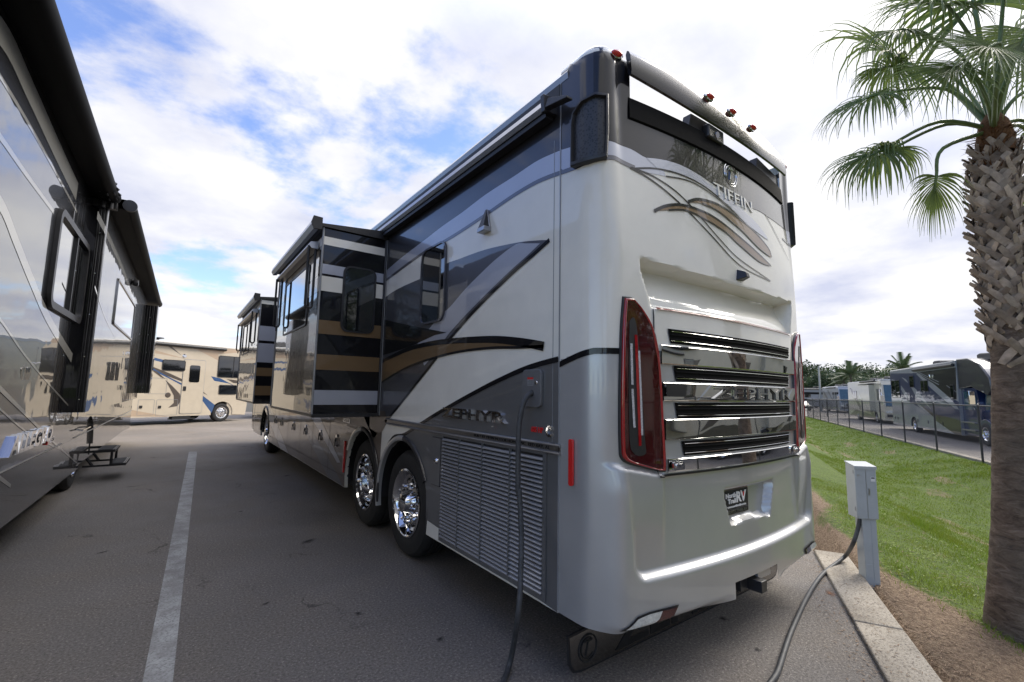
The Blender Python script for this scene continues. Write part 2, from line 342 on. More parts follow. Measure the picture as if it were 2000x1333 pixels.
# kerbs: concrete ribbons with joints
def concrete():
    m, t, b = newmat('kerb_concrete'); v = texcoord(t); a = nz(t, v, 2.1, 6, .65); f = nz(t, v, 60, 5, .7)
    c = ramp(t, a, [(.3, (.24, .21, .165)), (.5, (.38, .335, .265)), (.7, (.46, .41, .33))]); c = mixc(t, ramp(t, f, [(.36, (.9, .9, .9)), (.5, (0, 0, 0))]), c, (.12, .10, .08))
    link(t, c, b.inputs['Base Color']); b.inputs['Roughness'].default_value = .85; link(t, bump(t, f, 1., .006), b.inputs['Normal']); return m
CONC = concrete()
m = MB(); random.seed(3); u_ = -30.
cuts = [-9, -6, -3.0, 0., 1.78, 3.44]
for a, b in zip(cuts[:-1], cuts[1:]):
    z = .030+random.uniform(-.004, .004); m.box((a+.006, -.14, -.3), (b-.006, .14, z), 0, Matrix(((UV.x, NV.x, 0, NV.x*1.385), (UV.y, NV.y, 0, NV.y*1.385), (0, 0, 1, 0), (0, 0, 0, 1))))
tag(m.build('kerb', CONC, None, WF, 0, .012), kind='structure')
m = MB()
for a in range(-30, 80, 3): m.box((a+.005, -.12, -.6), (a+2.995, .12, -.335), 0, Matrix(((UV.x, NV.x, 0, NV.x*7.95), (UV.y, NV.y, 0, NV.y*7.95), (0, 0, 1, 0), (0, 0, 0, 1))))
tag(m.build('far_kerb', CONC, None, WF, 0, .01), kind='structure')
# painted bay line
def linemat():
    m, t, b = newmat('worn_line_paint'); v = texcoord(t); f = nz(t, v, 70, 5, .75); g = nz(t, v, 5, 5, .6)
    c = ramp(t, f, [(.34, (.11, .105, .10)), (.44, (.36, .36, .345)), (.6, (.50, .50, .48))]); c = mixc(t, ramp(t, g, [(.38, (0, 0, 0)), (.68, (.85, .85, .85))]), c, (.21, .20, .185)); g2_ = nz(t, v, 1.3, 4, .6); c = mixc(t, ramp(t, g2_, [(.45, (0, 0, 0)), (.62, (.45, .45, .45))]), c, (.20, .19, .18))
    link(t, c, b.inputs['Base Color']); b.inputs['Roughness'].default_value = .8; link(t, bump(t, f, 1., .005), b.inputs['Normal']); return m
LINE = linemat()
gp = lambda x, y, z=0.: WF.hit(x, y, 2, z)
a, b, c, d = gp(285, 1300), gp(341, 1300), gp(385, 883), gp(369, 883); v1, v2 = (a-d).normalized(), (b-c).normalized()
m = MB(); m.add([p+Vector((0, 0, .004)) for p in (a+v1*3, b+v2*3, c, d)], [(0, 1, 2, 3)]); tag(m.build('bay_line', LINE, None, WF, 0), kind='structure')
# oil stains / rust marks on the asphalt
def stainmat(name, col):
    m, t, b = newmat(name); v = texcoord(t); c = t.nodes.new('ShaderNodeTexCoord')
    g = t.nodes.new('ShaderNodeVectorMath'); g.operation = 'LENGTH'; link(t, c.outputs['Object'], g.inputs[0])
    n = nz(t, c.outputs['Object'], 9, 5, .7); s_ = t.nodes.new('ShaderNodeMath'); s_.operation = 'MULTIPLY_ADD'; link(t, n, s_.inputs[0]); s_.inputs[1].default_value = .30; link(t, g.outputs['Value'], s_.inputs[2])
    f = ramp(t, s_.outputs[0], [(.17, (.75, .75, .75)), (.29, (0, 0, 0))]); tr_ = t.nodes.new('ShaderNodeBsdfTransparent'); mxs = t.nodes.new('ShaderNodeMixShader')
    b.inputs['Base Color'].default_value = (*col, 1); b.inputs['Roughness'].default_value = .8; link(t, f, mxs.inputs[0]); link(t, tr_.outputs[0], mxs.inputs[1]); link(t, b.outputs[0], mxs.inputs[2]); link(t, mxs.outputs[0], t.nodes['Material Output'].inputs[0]); return m
OIL, RUST = stainmat('oil', (.022, .021, .02)), stainmat('rust', (.22, .09, .035))
for px, py, sx, sy, mt, nm in ((470, 1000, .25, .2, OIL, 'oil_stain'), (520, 1180, .3, .15, OIL, 'oil_stain'), (700, 1200, .22, .3, OIL, 'oil_stain'), (200, 1080, .5, .2, OIL, 'oil_stain'), (860, 1250, .3, .2, OIL, 'oil_stain'), (1480, 1270, .22, .16, OIL, 'oil_stain'), (560, 930, .6, .3, OIL, 'oil_stain'), (602, 1058, .8, .35, OIL, 'oil_stain'), (1413, 1210, .28, .28, OIL, 'oil_stain'), (1622, 1160, .5, .28, RUST, 'rust_stain')):
    p = gp(px, py); q = MB(); q.add([(-.3, -.3, 0), (.3, -.3, 0), (.3, .3, 0), (-.3, .3, 0)], [(0, 1, 2, 3)]); o = q.build(nm, mt, None, WF, 0); o.location = (p.x, p.y, .004); o.scale = (sx, sy, 1); o.rotation_euler.z = .5; o['kind'] = 'structure'
# ================================================================== the big motorhome
MF = Frame(loc=(0, 0, 0), off=(1.285, 6.9, 0)); CX = 1.285
coach = thing('motorhome', 'large white, charcoal and silver motorhome seen from its rear corner, filling the middle', 'motorhome', MF)
LEN = 13.7; SEAM = .47
def S(px, py, X=0.): p = WF.hit(px, py, 0, X); return p
# ---- plan curve of the rear cap: s (arc length from the middle, negative = left) -> x, y, normal
def _y(dx):
    y = .02+.055*(dx/.85)**2; r = .16; e = dx-(1.285-r)
    if e > 0: y += r-sqrt(max(0, r*r-e*e))
    return y
_pl = [(1.285*sin(pi/2*i/400)) for i in range(401)]
PLN = [(d, _y(d)) for d in _pl]; PLN += [(1.285, lerp(PLN[-1][1], SEAM, j/12)) for j in range(1, 13)]
ARC = [0.]
for i in range(1, len(PLN)): ARC.append(ARC[-1]+math.dist(PLN[i], PLN[i-1]))
SMAX = ARC[-1]
import bisect
def plan(s):
    a = abs(s); i = min(max(bisect.bisect_right(ARC, a)-1, 0), len(ARC)-2); t = (a-ARC[i])/(ARC[i+1]-ARC[i])
    (x0, y0), (x1, y1) = PLN[i], PLN[i+1]; dx, dy = x1-x0, y1-y0; l = math.hypot(dx, dy); sg = -1 if s < 0 else 1
    return CX+sg*lerp(x0, x1, t), lerp(y0, y1, t), sg*dy/l, -dx/l
def s_of_x(x):
    a = abs(x-CX); lo, hi = 0, len(PLN)-1
    i = 0
    while i < len(PLN)-2 and PLN[i+1][0] < a: i += 1
    t = (a-PLN[i][0])/max(1e-6, PLN[i+1][0]-PLN[i][0]); v = lerp(ARC[i], ARC[i+1], min(1, max(0, t))); return -v if x < CX else v
def rr_sd(x, z, hx, z0, z1, r):          # signed distance to a rounded box |x|<hx, z0<z<z1 (negative inside)
    qx = abs(x)-hx+r; qz = abs(z-(z0+z1)/2)-(z1-z0)/2+r
    return math.hypot(max(qx, 0), max(qz, 0))+min(max(qx, qz), 0)-r
def D(s, z):
    x = plan(s)[0]-CX; ax = abs(x); w = 1-sst(1.08, 1.27, ax); d = 0.
    d -= .05*sst(2.3, 3.4, z)*w
    # scoop above the engine door
    hx = lerp(.93, 1.0, sst(2.10, 2.37, z)); zt = 2.375-.03*(1-(ax/1.0)**2 if ax < 1 else 0)
    if z < zt+.02 and z > 2.08:
        e = min(sst(0, .035, hx-ax), 1); d -= e*.125*sst(-.012, .018, zt-z)*(1-.80*sst(0, .26, zt-z)**1.3) * sst(2.09, 2.115, z)
    # engine door very slightly proud with a shut line round it
    sdv = rr_sd(x, z, .90, 1.13, 2.098, .03)
    d += .008*(1-sst(-.004, .012, sdv)); 
    # bumper wrapped round the lower door
    b = rr_sd(x, z, 1.075+.05*sst(.7, 1.2, z), .63, 2.2, .07)
    zf = 1-sst(1.05, 1.245, z)
    d += lerp(.046, .022, sst(.60, 1.0, z))*sst(-.014, .030, b)*zf*(1-sst(1.15, 1.27, ax))
    # centre panel stands out from the two pods under the lamps
    pod = sst(.835, .875, ax); d += .026*pod*(1-sst(1.125+.25*(ax-.85)*.8, 1.150+.25*(ax-.85)*.8, z))*sst(.62, 1.05, z)*(1-sst(1.13, 1.25, ax))
    # plate recess
    hxp = lerp(.27, .335, sst(.76, 1.0, z)); q = max(abs(x-.045)-hxp, .762-z+.02*(1-(x/.3)**2 if abs(x) < .3 else 0), z-1.005)
    d -= .055*(1-sst(-.022, .0, q))
    # lip along the bottom
    d -= .05*sst(0, .05, .405-z)*w*sst(.26, .6, ax)
    d -= .07*sst(3.60, 3.74, z)**2
    # crease beside the engine door
    return d
def capP(s, z, off=0.):
    x, y, nx, ny = plan(s); d = D(s, z)+off; return Vector((x+nx*d, y+ny*d, z))
def cap_sz(px, py):                      # pixel -> (s, z) on the rear cap
    d = ray(px, py); best = None; off = 0.
    for it in range(4):
        hit = None; prev = None
        N_ = 300
        for i in range(N_+1):
            s = -SMAX + 2*SMAX*i/N_
            x, y, nx, ny = plan(s); x += nx*off; y += ny*off
            c = (x-CAM.x)*d.y-(y-CAM.y)*d.x
            if prev is not None and (c > 0) != (prev[0] > 0):
                f = prev[0]/(prev[0]-c); ss = lerp(prev[1], s, f); X, Y = lerp(prev[2], x, f), lerp(prev[3], y, f)
                t = ((X-CAM.x)*d.x+(Y-CAM.y)*d.y)/(d.x*d.x+d.y*d.y)
                if t > 0 and (hit is None or t < hit[0]): hit = (t, ss, CAM.z+t*d.z)
            prev = (c, s, x, y)
        if hit is None: return None
        off = D(hit[1], hit[2]); 
    return hit[1], hit[2]
DS = 2*SMAX/250; DZ = (3.72-.365)/280
def cap_poly(mb, sz, off, mi=0, step=DS, zstep=DZ*4):
    """lay a closed (s, z) outline on the cap: cut into strips so that it follows the curve"""
    bm = bmesh.new(); vs = [bm.verts.new((p[0], p[1], 0)) for p in sz]
    pts = [Vector((p[0], p[1], 0)) for p in sz]
    for t in tessellate_polygon([pts]):
        try: bm.faces.new([vs[i] for i in t])
        except ValueError: pass
    s0, s1 = min(p[0] for p in sz), max(p[0] for p in sz); z0, z1 = min(p[1] for p in sz), max(p[1] for p in sz)
    step = DS*max(1, round(step/DS)); k = math.floor(s0/step)+1
    while k*step < s1:
        bmesh.ops.bisect_plane(bm, geom=bm.verts[:]+bm.edges[:]+bm.faces[:], plane_co=(k*step, 0, 0), plane_no=(1, 0, 0)); k += 1
    step = DS; k = math.floor((z0-.365)/zstep)+1
    while k*zstep+.365 < z1:
        bmesh.ops.bisect_plane(bm, geom=bm.verts[:]+bm.edges[:]+bm.faces[:], plane_co=(0, k*zstep+.365, 0), plane_no=(0, 1, 0)); k += 1
    bm.normal_update(); bm.verts.index_update(); bmesh.ops.reverse_faces(bm, faces=[f for f in bm.faces if f.normal.z < 0])
    mb.add([capP(v.co.x, v.co.y, off) for v in bm.verts], [tuple(v.index for v in f.verts) for f in bm.faces], mi); bm.free()
def cpx(pts, k=5): 
    o = [cap_sz(*p) for p in pts]; o = [p for p in o if p]; return [tuple(p)[:2] for p in sm([(a, b, 0) for a, b in o], k)] if k else o
def ribbon(line, w0, w1=None):           # outline of a band along a line, width tapering
    w1 = w0 if w1 is None else w1; L = [Vector((p[0], p[1], 0)) for p in line]; n = len(L); a = []; b = []
    for i, p in enumerate(L):
        t = (L[min(i+1, n-1)]-L[max(i-1, 0)]).normalized(); nn = Vector((-t.y, t.x, 0)); w = (w0(i/(n-1)) if callable(w0) else lerp(w0, w1, i/(n-1)))/2
        a.append(p+nn*w); b.append(p-nn*w)
    return [(q.x, q.y) for q in a+b[::-1]]
# ---- cap shell
def grid_cap():
    ss = []; s = -SMAX
    n_s = 250; ss = [-SMAX+2*SMAX*i/n_s for i in range(n_s+1)]
    zs = [.365+i*(3.72-.365)/280 for i in range(281)]
    mb = MB(); vs = []
    for z in zs:
        for s in ss: vs.append(capP(s, z))
    fs0, fs1 = [], []
    n = n_s+1
    for j in range(280):
        zc = (zs[j]+zs[j+1])/2
        for i in range(n_s):
            sc = (ss[i]+ss[i+1])/2; x = abs(plan(sc)[0]-CX)
            if zc > 3.275 and x < 1.02: continue
            if zc < .465 and abs(x) < .275: continue
            # white above the belt line, silver below; the line falls away on the two flanks
            zl = 1.826-.04*max(0, (abs(sc)-1.35)/.2)
            (fs0 if zc > zl else fs1).append((j*n+i, j*n+i+1, (j+1)*n+i+1, (j+1)*n+i))
    mb.v = vs; mb.f = fs0+fs1; mb.mi = [0]*len(fs0)+[1]*len(fs1)
    # decals, each lying a little above the one below
    L = lambda pts, w0, w1=None, off=.0035, mi=2, k=5: cap_poly(mb, ribbon(cpx(pts, k), w0, w1), off, mi)
    A = lambda pts, off, mi, k=5: cap_poly(mb, cpx(pts, k), off, mi)
    # dark top
    sg = [(-SMAX+.001, 3.115)] + [(s_, z_) for s_, z_ in cpx([(1099, 293), (1130, 283), (1158, 277), (1200, 279), (1232, 292), (1262, 309), (1300, 318), (1345, 330), (1400, 366), (1440, 398), (1480, 412), (1500, 425)], 4)]
    zl = sg[-1][1]; right = [(1.25, 3.05), (1.45, 3.03), (SMAX-.001, 3.11)]
    low = sg+right
    cap_poly(mb, [(-SMAX+.001, 3.715)]+low+[(SMAX-.001, 3.715), (1.13, 3.715), (1.02, 3.715), (1.02, 3.27), (-1.02, 3.27), (-1.02, 3.715)], .0015, 3)
    # gloss black upper centre and the inner column
    sgc = [p for p in sg if p[0] > -1.29]; cap_poly(mb, [(-1.30, 3.715)]+[(-1.30, sgc[0][1]+.005)]+[(p[0], p[1]+.002) for p in sgc]+[(1.30, 3.05), (1.30, 3.715), (1.02, 3.715), (1.02, 3.275), (-1.02, 3.275), (-1.02, 3.715)], .0025, 2)
    # silver band below the dark
    sb = cpx([(1099, 337), (1130, 325), (1158, 314), (1200, 309), (1232, 325), (1262, 337), (1300, 345)], 4)
    cap_poly(mb, [(-SMAX+.001, 2.985)]+sb+[(p[0], p[1]) for p in sg[::-1] if p[0] < sb[-1][0]], .002, 4)
    cap_poly(mb, ribbon([(-SMAX+.001, 2.972)]+sb[:18], .028), .003, 5)
    cap_poly(mb, [(1.10, 2.93), (1.25, 2.93), (SMAX-.001, 2.97), (SMAX-.001, 3.11), (1.45, 3.03), (1.25, 3.05), (1.10, 3.045)], .002, 4)
    cap_poly(mb, ribbon([(.95, 2.93), (1.25, 2.92), (SMAX-.001, 2.955)], .02, .03), .003, 2)
    # a broad pale sweep under the dark, then pin lines
    A([(1262, 309), (1300, 314), (1345, 331), (1395, 368), (1440, 402), (1480, 440), (1500, 470), (1460, 440), (1420, 400), (1370, 362), (1320, 340), (1285, 332)], .0032, 4, 3)
    L([(1230, 328), (1262, 346), (1300, 374), (1345, 415), (1390, 462), (1430, 506), (1462, 530), (1504, 550)], .014, .008)
    L([(1233, 328), (1275, 345), (1320, 375), (1360, 415), (1400, 462), (1445, 508), (1504, 549)], .012, .008)
    L([(1236, 330), (1280, 330), (1330, 342), (1380, 368), (1430, 412), (1472, 455), (1500, 492)], .012, .006)
    L([(1300, 345), (1350, 356), (1400, 388), (1450, 432), (1475, 455)], .010, .006)
    L([(1495, 420), (1512, 452), (1530, 488), (1540, 510)], .012, .006)
    g1 = [(1277, 413), (1300, 403), (1330, 401), (1365, 411), (1400, 429), (1450, 469), (1490, 505), (1505, 520)]; g1b = [(1503, 520), (1480, 510), (1440, 476), (1420, 457), (1380, 431), (1340, 412), (1305, 411)]
    g2 = [(1343, 395), (1362, 390), (1390, 396), (1415, 408), (1445, 430), (1475, 456), (1500, 486), (1506, 503)]; g2b = [(1500, 500), (1480, 484), (1450, 453), (1430, 436), (1400, 412), (1370, 398)]
    for a, b, o in ((g1, g1b, .004), (g2, g2b, .0045)):
        A(a+b, o, 6, 4); L(a, .022, .010, o+.001); L(b, .008, .012, o+.001)
    # belt line
    def belt(s): 
        a = abs(s)
        return 1.826-.05*max(0, (a-1.3)/.2)**1.2
    cap_poly(mb, ribbon([(-SMAX+.001+i*(2*SMAX-.002)/60, belt(-SMAX+i*2*SMAX/60)) for i in range(61)], .034), .0035, 2, .03)
    return mb.build('rear_cap', [PEARL, BSILV, BLACK, CHAR, SILV, DGREY, GOLD], coach, MF, smooth=50, fixn=False)
cap = grid_cap()
# thin shut line of the engine door
m = MB()
def ln(pts, w=.006, off=.004, mi=0): cap_poly(m, ribbon([(s_of_x(CX+x), z) for x, z in pts], w), off, mi, .03)
for k in (-1, 1): ln([(k*.905, 2.09), (k*.905, 1.14)], .006)
ln([(-.9, 1.135)]+[(-.9+i*.09, 1.135-.0*abs(i-10)) for i in range(1, 21)], .012)
m.build('shut_line', BLKM, coach, MF, 0, fixn=False)
m = MB(); cap_poly(m, ribbon([(s_of_x(CX-.89+i*.089), 2.094) for i in range(21)], .010), .012, 0, .03); m.build('brake_light_strip', REDL, coach, MF, 0, fixn=False)
# louvre openings, chrome bars
DEEP = simple('deep_black', (.004, .004, .004), 0, .9, .1, Specular_IOR_Level=.15)
for hx, z0, z1 in ((.80, 1.893, 1.98), (.76, 1.672, 1.762), (.755, 1.453, 1.545), (.705, 1.238, 1.322)):
    m = MB(); h2 = hx+.0
    cap_poly(m, [(s_of_x(CX-h2), z1), (s_of_x(CX+h2), z1), (s_of_x(CX+h2-.02), z0), (s_of_x(CX-h2+.02), z0)], .006, 0)
    g = m.build('louvre', DEEP, coach, MF, 0, fixn=False)
    for k in range(3):
        zc = lerp(z0, z1, (k+.62)/3.1); q = MB()
        pts = [capP(s_of_x(CX-h2+.02+i*(2*h2-.04)/24), zc, .012) for i in range(25)]
        q.tube([p+Vector((0, .006, .006)) for p in pts], .006, 6, 0)
        if k != 1: q.tube([p+Vector((0, -.001, -.002)) for p in pts], .0016, 6, 1)
        q.build('slat', [DEEP, CHROME], g, MF)
for hx, z0, z1 in ((.865, 1.768, 1.880), (.855, 1.555, 1.662), (.845, 1.334, 1.450), (.825, 1.150, 1.226)):
    m = MB(); out_ = rrect(-hx, z0, hx, z1, .012, 3); n = 30
    pts = []
    top = [(-hx+i*2*hx/n) for i in range(n+1)]
    prof = [(z0, .002), (z0, .015), (z0+.004, .0185), (z1-.004, .0195), (z1, .016), (z1, .002)]
    vs = [capP(s_of_x(CX+x), z, o) for x in top for z, o in prof]; k = len(prof)
    m.add(vs, [(i*k+j, (i+1)*k+j, (i+1)*k+j+1, i*k+j+1) for i in range(n) for j in range(k-1)]+[tuple(range(k))[::-1], tuple(n*k+j for j in range(k))])
    br = m.build('chrome_bar', CHROMEW, coach, MF, 14)
    if z0 == 1.555:
        q = MB(); text_on(q, 'ZEPHYR', lambda u, v, d: capP(s_of_x(CX-.425+u), 1.567+v, .022+d), 1.13, .082, .002, res=2, font_off=.05); q.build('lettering_outline', BLKM, br, MF, 20)  # dark letter outline, a larger copy behind the chrome
        q = MB(); text_on(q, 'ZEPHYR', lambda u, v, d: capP(s_of_x(CX-.42+u), 1.572+v, .024+d), 1.12, .072, .006, res=2, font_off=.0)
        q.build('lettering', CHROME, br, MF, 20)
        q = MB(); cap_poly(q, ribbon([(s_of_x(CX-.55+i*.13), 1.562) for i in range(11)], .004), .023, 0); q.build('underline', BLKM, br, MF, 0, fixn=False)
        q = MB(); cap_poly(q, [(s_of_x(CX+a), b) for a, b in ((-.845, 1.580), (-.68, 1.580), (-.68, 1.655), (-.845, 1.655))], .029, 0)
        f_ = lambda x0, z0_: (lambda u, v, d: capP(s_of_x(CX+x0+u), z0_+v, .025+d))
        text_on(q, 'North', f_(-.84, 1.633), .075, .017, .001, 1, font_off=.01); text_on(q, 'Trail', f_(-.825, 1.612), .06, .017, .001, 1, font_off=.01); text_on(q, 'RV', f_(-.76, 1.612), .075, .038, .001, 1, font_off=.02)
        text_on(q, 'northtrailrv.com', f_(-.83, 1.597), .13, .009, .001, 1)
        q.build('dealer_sticker', [BLKM, WHITEP], br, MF, 0, fixn=False)
    if z0 == 1.150:
        for x in (-.77, .76):
            q = MB(); P = [capP(s_of_x(CX+x+a), b, .028) for a, b in rrect(-.045, 1.166, .045, 1.212, .012)]; q.prism(P, (0, -.014, 0)); 
            P = [capP(s_of_x(CX+x+a), b, .043) for a, b in rrect(-.028, 1.176, .03, 1.202, .008)]; q.prism(P, (0, -.006, 0)); q.build('latch', CHROME, br, MF, 30, .003)
# tail lamps
def tail(sg):
    o = cpx([(1217, 583), (1213, 640), (1211, 720), (1210, 800), (1211, 870), (1214, 893), (1228, 904), (1260, 913), (1290, 919), (1296, 910), (1292, 830), (1287, 740), (1281, 680), (1270, 638), (1250, 604), (1232, 584)], 4)
    cxs = sum(p[0] for p in o)/len(o); czs = sum(p[1] for p in o)/len(o)
    if sg > 0: o = [(-a, b) for a, b in o][::-1]; cxs = -cxs
    ins = lambda k, kz: [(cxs+(a-cxs)*k, czs+(b-czs)*kz) for a, b in o]
    m = MB(); rings = [(1.07, 1.02, .001), (1.05, 1.012, .012), (1.0, 1.0, .014)]
    def loft(m, rings, mi, cap_=True):
        n = len(o); vs = []
        for k, kz, of in rings: vs += [capP(a, b, of) for a, b in ins(k, kz)]
        m.add(vs, [(i*n+j, i*n+(j+1) % n, (i+1)*n+(j+1) % n, (i+1)*n+j) for i in range(len(rings)-1) for j in range(n)], mi)
    loft(m, rings, 0); t = m.build('tail_light', BLKP, coach, MF, 40)
    m = MB(); loft(m, [(1.0, 1.0, .010), (.99, .997, .020), (.95, .989, .026), (.90, .978, .026), (.86, .970, .020)], 0); 
    m.build('red_frame', REDL, t, MF, 60)
    m = MB(); P = ins(.88, .972); 
    cap_poly(m, P, .021, 0, .03, .06); m.build('lens', REDD, t, MF, 40, fixn=False)
    m = MB(); f = lambda pts: [((-a if sg > 0 else a), b) for a, b in pts]
    cap_poly(m, f(cpx([(1224, 628), (1233, 622), (1240, 655), (1248, 760), (1254, 860), (1256, 884), (1244, 890), (1232, 884), (1224, 860), (1222, 740)], 3)), .0235, 0, .03, .06)
    m.build('led_panel', BLKP, t, MF, 0, fixn=False)
    m = MB()
    for a, mi, w in (([(1227, 672), (1229, 752)], 0, .016), ([(1229, 760), (1233, 835)], 0, .016), ([(1236, 655), (1240, 760), (1244, 870)], 1, .020), ([(1242, 686), (1245, 760), (1248, 850)], 0, .014)):
        cap_poly(m, f(ribbon(cpx(a, 8), w)), .026, mi, .03, .06)
    m.build('led_strip', [LEDW, REDL], t, MF, 0, fixn=False)
tail(-1); tail(1)
# lower reflectors / reversing lamps
for sg in (-1, 1):
    f = lambda pts: [((-a if sg > 0 else a), b) for a, b in pts]
    o1 = f([(-1.165, .398), (-1.10, .440), (-1.02, .449), (-.93, .447), (-.955, .412), (-.985, .398), (-1.06, .392)]); o2 = f([(-.93, .447), (-.815, .444), (-.845, .412), (-.87, .402), (-.985, .398), (-.955, .412)])
    ob = f([(-1.19, .388), (-1.10, .449), (-1.02, .457), (-.80, .452), (-.84, .402), (-.87, .392), (-1.06, .383)])
    m = MB(); cap_poly(m, ob, .006, 0, .03); t = m.build('bumper_light', BLKP, coach, MF, 0, fixn=False)
    m = MB(); cap_poly(m, o1, .012, 0, .03); m.build('clear_lens', CLEARL, t, MF, 0, fixn=False)
    m = MB(); cap_poly(m, o2, .012, 0, .03); m.build('red_lens', REDD, t, MF, 0, fixn=False)
    # flank reflectors
    if sg < 0:
        q = MB(); q.prism([(-.004, y, z) for y, z in rrect(.338, 1.075, .372, 1.332, .012, 3)], (-.014, 0, 0)); q.build('side_reflector', REDR, coach, MF, 30, .004)
# number plate in its recess
m = MB(); hx0, hx1 = 1.058, 1.372
Q = lambda x, z, o=0.: Vector((x, .072-o, z))
m.prism([Q(x, z) for x, z in rrect(1.056, .823, 1.368, .985, .012)], (0, -.008, 0), 0)
m.prism([Q(x, z, .008) for x, z in rrect(1.066, .858, 1.358, .977, .008)], (0, -.003, 0), 1)
m.prism([Q(x, z, .008) for x, z in rrect(1.064, .828, 1.36, .855, .004)], (0, -.003, 0), 1)
pm = m.build('number_plate', [CHROME, BLKM], coach, MF, 30)
m = MB(); f_ = lambda x0, z0_: (lambda u, v, d: Vector((x0+u, .072-.013-d, z0_+v)))
text_on(m, 'North', f_(1.074, .930), .125, .030, .002, 0, font_off=.02); text_on(m, 'Trail', f_(1.098, .894), .098, .030, .002, 0, font_off=.02); text_on(m, 'RV', f_(1.205, .893), .125, .070, .002, 0, font_off=.03)
text_on(m, 'www.northtrailrv.com', f_(1.09, .867), .235, .014, .002, 0, font_off=.01); text_on(m, 'NORTH TRAIL RV', f_(1.085, .833), .25, .017, .002, 2, font_off=.01)
m.prism([(1.283, .057, .955), (1.298, .057, .955), (1.291, .057, .925)], (0, -.004, 0), 1); m.build('plate_lettering', [WHITEP, REDP, ALU], pm, MF, 0)
# hitch receiver and the pan behind the notch
m = MB(); m.box((CX-.275, .10, .33), (CX+.275, .13, .47), 0); m.box((CX-.14, .02, .36), (CX+.13, .3, .43), 1); m.box((CX-.055, -.07, .36), (CX+.015, .28, .43), 1)
m.box((CX+.045, -.0, .40), (CX+.22, .09, .468), 2); m.tube([(CX-.24, .05, .36), (CX-.24, .05, .43), (CX-.2, .05, .44)], .014, 8, 1)
m.build('hitch_receiver', [BLKM, BLKP, BSILV], coach, MF, 30, .004)
# ---- upper lip, spoiler bar, pods, marker lamps
m = MB(); pf = [(3.262, .006), (3.268, .014), (3.34, .012), (3.402, .006), (3.408, -.01), (3.36, -.10), (3.27, -.10)]; n = 40
xs = [-1.03+i*2.06/n for i in range(n+1)]; k = len(pf)
m.add([capP(s_of_x(CX+x), z, o) for x in xs for z, o in pf], [(i*k+j, (i+1)*k+j, (i+1)*k+(j+1) % k, i*k+(j+1) % k) for i in range(n) for j in range(k)])
m.build('upper_lip', DEEP, coach, MF, 40)
m = MB(); n = 48; xs = [-1.045+i*2.09/n for i in range(n+1)]
vs = []
for x in xs:
    q = 1-(x/1.05)**2; zb = 3.52-.062*q; zt = 3.70+.0*q
    for z, o in ((zb, .030), (zb+.006, .044), (zb+.03, .048), (zt-.05, .040), (zt-.015, .026), (zt, .008), (zt-.02, -.004), (zb+.02, .016)): 
        pl_ = plan(s_of_x(CX+x)); vs.append(Vector((pl_[0]+pl_[2]*(o-.045), pl_[1]+pl_[3]*(o-.045), z)))
k = 8; m.add(vs, [(i*k+j, (i+1)*k+j, (i+1)*k+(j+1) % k, i*k+(j+1) % k) for i in range(n) for j in range(k)]+[tuple(range(k)), tuple(n*k+j for j in range(k))])
m.build('spoiler_bar', paint('spoiler_paint', (.012, .011, .011), .0, .25, coat=.7, wav=.003, ior=1.45), coach, MF, 50)
m = MB()
for x0, x1 in ((-.46, -.13), (.49, 1.02)):
    m = MB(); P = [(x0, 3.40), (x1, 3.40), (x1-.0, 3.51), (x0+.03, 3.51)]
    A_ = [capP(s_of_x(CX+x), z, -.012) for x, z in P]; m.prism(A_, (0, .06, 0)); m.build('spoiler_mount', BLKP, coach, MF, 30)
m = MB(); c = capP(s_of_x(CX-.2), 3.42, .0); m.box(c-Vector((.10, .03, .05)), c+Vector((.10, .04, .05))); t = m.build('rear_camera', BLKP, coach, MF, 30, .012)
m = MB(); m.lathe([(.001, .006), (.022, .006), (.026, 0)], c+Vector((0, -.032, -.01)), (0, -1, -.2), 16); m.build('lens', GLASS, t, MF)
for x in (-1.13, -.305, -.02, .295, 1.13):
    c = capP(s_of_x(CX+x), 3.645, .0); pl_ = plan(s_of_x(CX+x))
    if abs(x) < 1: c = Vector((pl_[0]-pl_[2]*.009, pl_[1]-pl_[3]*.009, 3.645))
    nn = Vector((pl_[2], pl_[3], 0)); tt = Vector((-nn.y, nn.x, 0))
    def el(rx, rz, o, n=20): return [c+nn*o+tt*(rx*cos(2*pi*i/n))+Vector((0, 0, rz*sin(2*pi*i/n))) for i in range(n)]
    m = MB(); n = 20; R_ = [el(.055, .028, -.008), el(.052, .026, .010), el(.040, .018, .014)]
    m.add(sum(R_, []), [(i*n+j, i*n+(j+1) % n, (i+1)*n+(j+1) % n, (i+1)*n+j) for i in range(2) for j in range(n)]); t = m.build('marker_light', CHROME, coach, MF, 40)
    m = MB(); R_ = [el(.041, .019, .010), el(.036, .017, .026), el(.022, .010, .034), el(.002, .001, .036)]
    m.add(sum(R_, []), [(i*n+j, i*n+(j+1) % n, (i+1)*n+(j+1) % n, (i+1)*n+j) for i in range(3) for j in range(n)]); m.build('lens', REDR, t, MF, 50)
